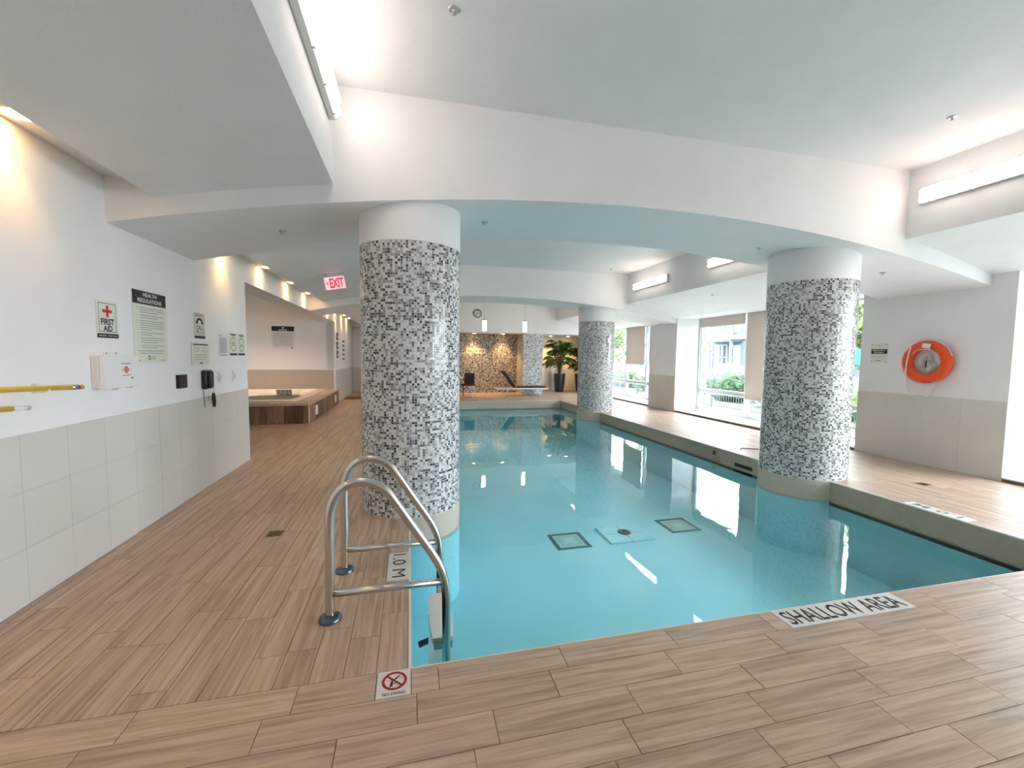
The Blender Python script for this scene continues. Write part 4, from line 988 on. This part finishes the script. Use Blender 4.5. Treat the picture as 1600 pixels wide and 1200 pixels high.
palm(6.27, 17.25, 2.32, 'tall palm in a tapered charcoal planter right of the light mosaic pier', 3, 30)
palm(7.22, 17.2, 2.0, 'palm in a charcoal planter mostly hidden behind the far column', 8, 18)

# ------------------------------------------------------------------ outdoors
bm = B(); box(bm, XG + .4, 70, -30, 90, -0.45, -0.25); fin('ground', bm, pave_m, kind='structure')
bm = B(); box(bm, 9.4, 12.0, -20, 60, -0.25, -0.20); fin('ground_lawn', bm, lawn_m, kind='structure')
def bush(x, y, r, h, label, seed, m=bush_m, n=4200):
    rs = random.Random(seed); t = thing('shrub', label, 'shrub', (x, y, -.2))
    bm = B()
    for k in range(n):
        q = rs.uniform(0, 2 * PI); u = rs.uniform(-.2, 1); f = rs.uniform(.72, 1.0); c = math.sqrt(max(0, 1 - u * u)) if u > 0 else 1
        p = Vector((x + r * .75 * f * c * math.cos(q), y + r * f * c * math.sin(q), -.2 + h * .25 + (h * .75) * f * u))
        a = Vector([rs.gauss(0, 1) for _ in range(3)]).normalized() * .05; b = a.orthogonal().normalized() * .025
        bm.faces.new([bm.verts.new(v) for v in (p - a, p + b, p + a, p - b)])
    fin('foliage', bm, m, t)
    bm = B(); bmesh.ops.create_icosphere(bm, subdivisions=3, radius=1, matrix=Matrix.Translation((x, y, h * .3)) @ Matrix.Diagonal((r * .62, r * .86, h * .52, 1)))
    for v in bm.verts: v.co += Vector([rs.uniform(-.05, .05) for _ in range(3)])
    fin('inner_foliage', bm, m, t)
    bm = B()
    for k in range(4): tube(bm, [(x + .06 * k - .1, y, -.24), (x + .12 * (k - 1.5), y + .1 * (k - 1.5), h * .4)], .02, 6)
    fin('stem', bm, bark_m, t)
bush(12.6, 12.0, 1.25, 1.35, 'round shrub outside seen low through the raised-blind window pane', 1)
bush(12.9, 14.9, 1.25, 1.55, 'leafy shrub outside at the left edge of the middle window', 2)
bush(12.2, 19.3, 1.4, 1.35, 'bushy shrub outside below the half lowered blind', 3)
bush(12.4, 22.9, 1.6, 1.55, 'greyish shrub outside beside the far mosaic column', 4)
bush(12.4, 9.2, 1.1, 1.25, 'shrub outside just right of the right mosaic column', 5, tree_m)
bush(12.6, 6.2, 1.3, 1.2, 'low shrub outside behind the life ring pier', 6)
def tree(x, y, h, label, seed, m=tree_m):
    rs = random.Random(seed); t = thing('tree', label, 'tree', (x, y, -.25))
    bm = B(); tube(bm, [(x, y, -.25), (x + .05, y + .1, h * .3), (x - .05, y, h * .6)], [.16, .12, .07], 8); fin('trunk', bm, bark_m, t)
    for k in range(4): q = k * PI / 2 + .4; bm = B(); tube(bm, [(x, y, h * .4), (x + .9 * math.cos(q), y + .9 * math.sin(q), h * .7)], [.06, .02], 6); fin('branch', bm, bark_m, t)
    bm = B()
    for k in range(5200):
        c = k % 9; rc = random.Random(seed * 31 + c); cc = Vector((rc.uniform(-1.2, 1.2), rc.uniform(-1.4, 1.4), h * rc.uniform(.35, .9)))
        d = Vector([rs.gauss(0, 1) for _ in range(3)]).normalized() * rs.uniform(.5, 1.15)
        p = Vector((x, y, 0)) + cc + d; a = Vector([rs.gauss(0, 1) for _ in range(3)]).normalized() * .12; b = a.orthogonal().normalized() * .06
        bm.faces.new([bm.verts.new(v) for v in (p - a, p + b, p + a, p - b)])
    fin('crown', bm, m, t)
tree(15.5, 11.4, 4.6, 'yellow green tree outside right of the right mosaic column', 4)
tree(17.0, 25.0, 5.0, 'tree outside left of the townhouse in the middle window', 6)
tree(16.0, 31.5, 5.4, 'tree outside seen high between the far column and the half blind', 9)
tree(16.0, 4.0, 4.8, 'tree outside beyond the nearest right window', 12)
t = thing('street_sign', 'teal signboard on a post outside right of the right mosaic column', 'sign', (14.0, 10.45, -.25))
bm = B(); box(bm, 13.97, 14.0, 10.1, 10.75, 1.35, 1.85); fin('sign_panel', bm, teal_sign, t); bm = B(); cyl(bm, (14.0, 10.4, -.25), (14.0, 10.4, 1.4), .03, seg=10); fin('sign_post', bm, fence_m, t)
# low fence between the windows and the shrubs
t = thing('garden_fence', 'low light metal fence outside along the windows', 'fence', (9.3, 14, -.25))
y = 4.0
while y < 30: bm = B(); box(bm, 9.27, 9.31, y - .02, y + .02, -.25, .42); fin('fence_post', bm, fence_m, t); y += 1.5
for z in (.02, .38):
    bm = B(); box(bm, 9.275, 9.305, 4, 30, z, z + .03); fin('fence_rail', bm, fence_m, t)
bm = B(); y = 4.06
while y < 30: box(bm, 9.284, 9.296, y, y + .012, .05, .38); y += .1
o = fin('fence_bars', bm, fence_m, t); o['kind'] = 'stuff'
def house(y0, y1, label, seed):
    X = 24.0; z0, zf = -.25, 6.4; t = thing('townhouse', label, 'building', (X, (y0 + y1) / 2, z0))
    bm = B(); box(bm, X, X + 8, y0, y1, z0, zf); fin('wall', bm, facade_m, t)
    bm = B(); prism(bm, [(X - .4, zf), (X + 8.4, zf), (X + 4, zf + 2.2)], 1, y0, y1); fin('roof', bm, roof_m, t)
    bm = B(); box(bm, X - .12, X, y0, y1, 2.95, 3.25); box(bm, X - .12, X, y0, y1, .25, .45); box(bm, X - .15, X, y0, y1, 5.9, 6.2); fin('cornice', bm, facade_w, t)
    bm = B(); box(bm, X - 1.0, X, y0 + .4, y0 + 3.2, 2.75, 2.95); fin('porch_roof', bm, roof_m, t)
    for yy in (y0 + .5, y0 + 3.1): bm = B(); box(bm, X - .95, X - .8, yy - .07, yy + .07, z0, 2.75); fin('porch_column', bm, facade_w, t)
    def win(a, b, c, d, n=2):
        bm = B(); box(bm, X - .10, X, a - .12, b + .12, c - .12, c); box(bm, X - .10, X, a - .12, b + .12, d, d + .12); box(bm, X - .10, X, a - .12, a, c, d); box(bm, X - .10, X, b, b + .12, c, d)
        for k in range(1, n): yy = a + (b - a) * k / n; box(bm, X - .09, X, yy - .04, yy + .04, c, d)
        box(bm, X - .08, X, a, b, (c + d) / 2 - .03, (c + d) / 2 + .03)
        f = fin('window', bm, facade_w, t); bm = B(); box(bm, X - .04, X + .02, a, b, c, d); fin('pane', bm, far_glass, f)
    L_ = y1 - y0
    win(y0 + .6, y0 + 1.3, .8, 2.4, 1); win(y0 + 1.9, y0 + 3.4, .7, 2.5, 2); win(y0 + 3.9, y0 + 4.7, .5, 2.5, 1)
    win(y0 + .6, y0 + 2.2, 3.6, 5.3, 2); win(y0 + 2.9, y0 + 4.5, 3.6, 5.3, 2)
    bm = B(); box(bm, X - .9, X - .85, y0 + .4, y0 + 3.2, 3.0, 3.5); fin('balcony_rail', bm, facade_w, t)
house(26.3, 31.6, 'grey blue townhouse with white framed windows seen through the middle window', 1)
house(31.65, 37.0, 'second townhouse, left neighbour of the one in the middle window', 2)
house(21.0, 26.25, 'townhouse at the right, next to the lowered blind view', 3)
house(37.05, 42.4, 'farthest left townhouse, seen beside the far mosaic column', 4)
house(10.0, 15.3, 'nearer townhouse outside behind the right column', 5)

# daylight portals at the windows (guide sampling only, they give no light of their own)
for y0, y1 in ((5.44, 10.4), (11.75, 15.9), (-3.1, 3.63)):
    ld = bpy.data.lights.new('window_portal', 'AREA'); ld.shape = 'RECTANGLE'; ld.size = 2.6; ld.size_y = y1 - y0; ld.cycles.is_portal = True
    lo = bpy.data.objects.new('window_portal', ld); COL.objects.link(lo); lo.location = (XG + .15, (y0 + y1) / 2, 1.35); lo.rotation_euler = (0, PI / 2, 0)
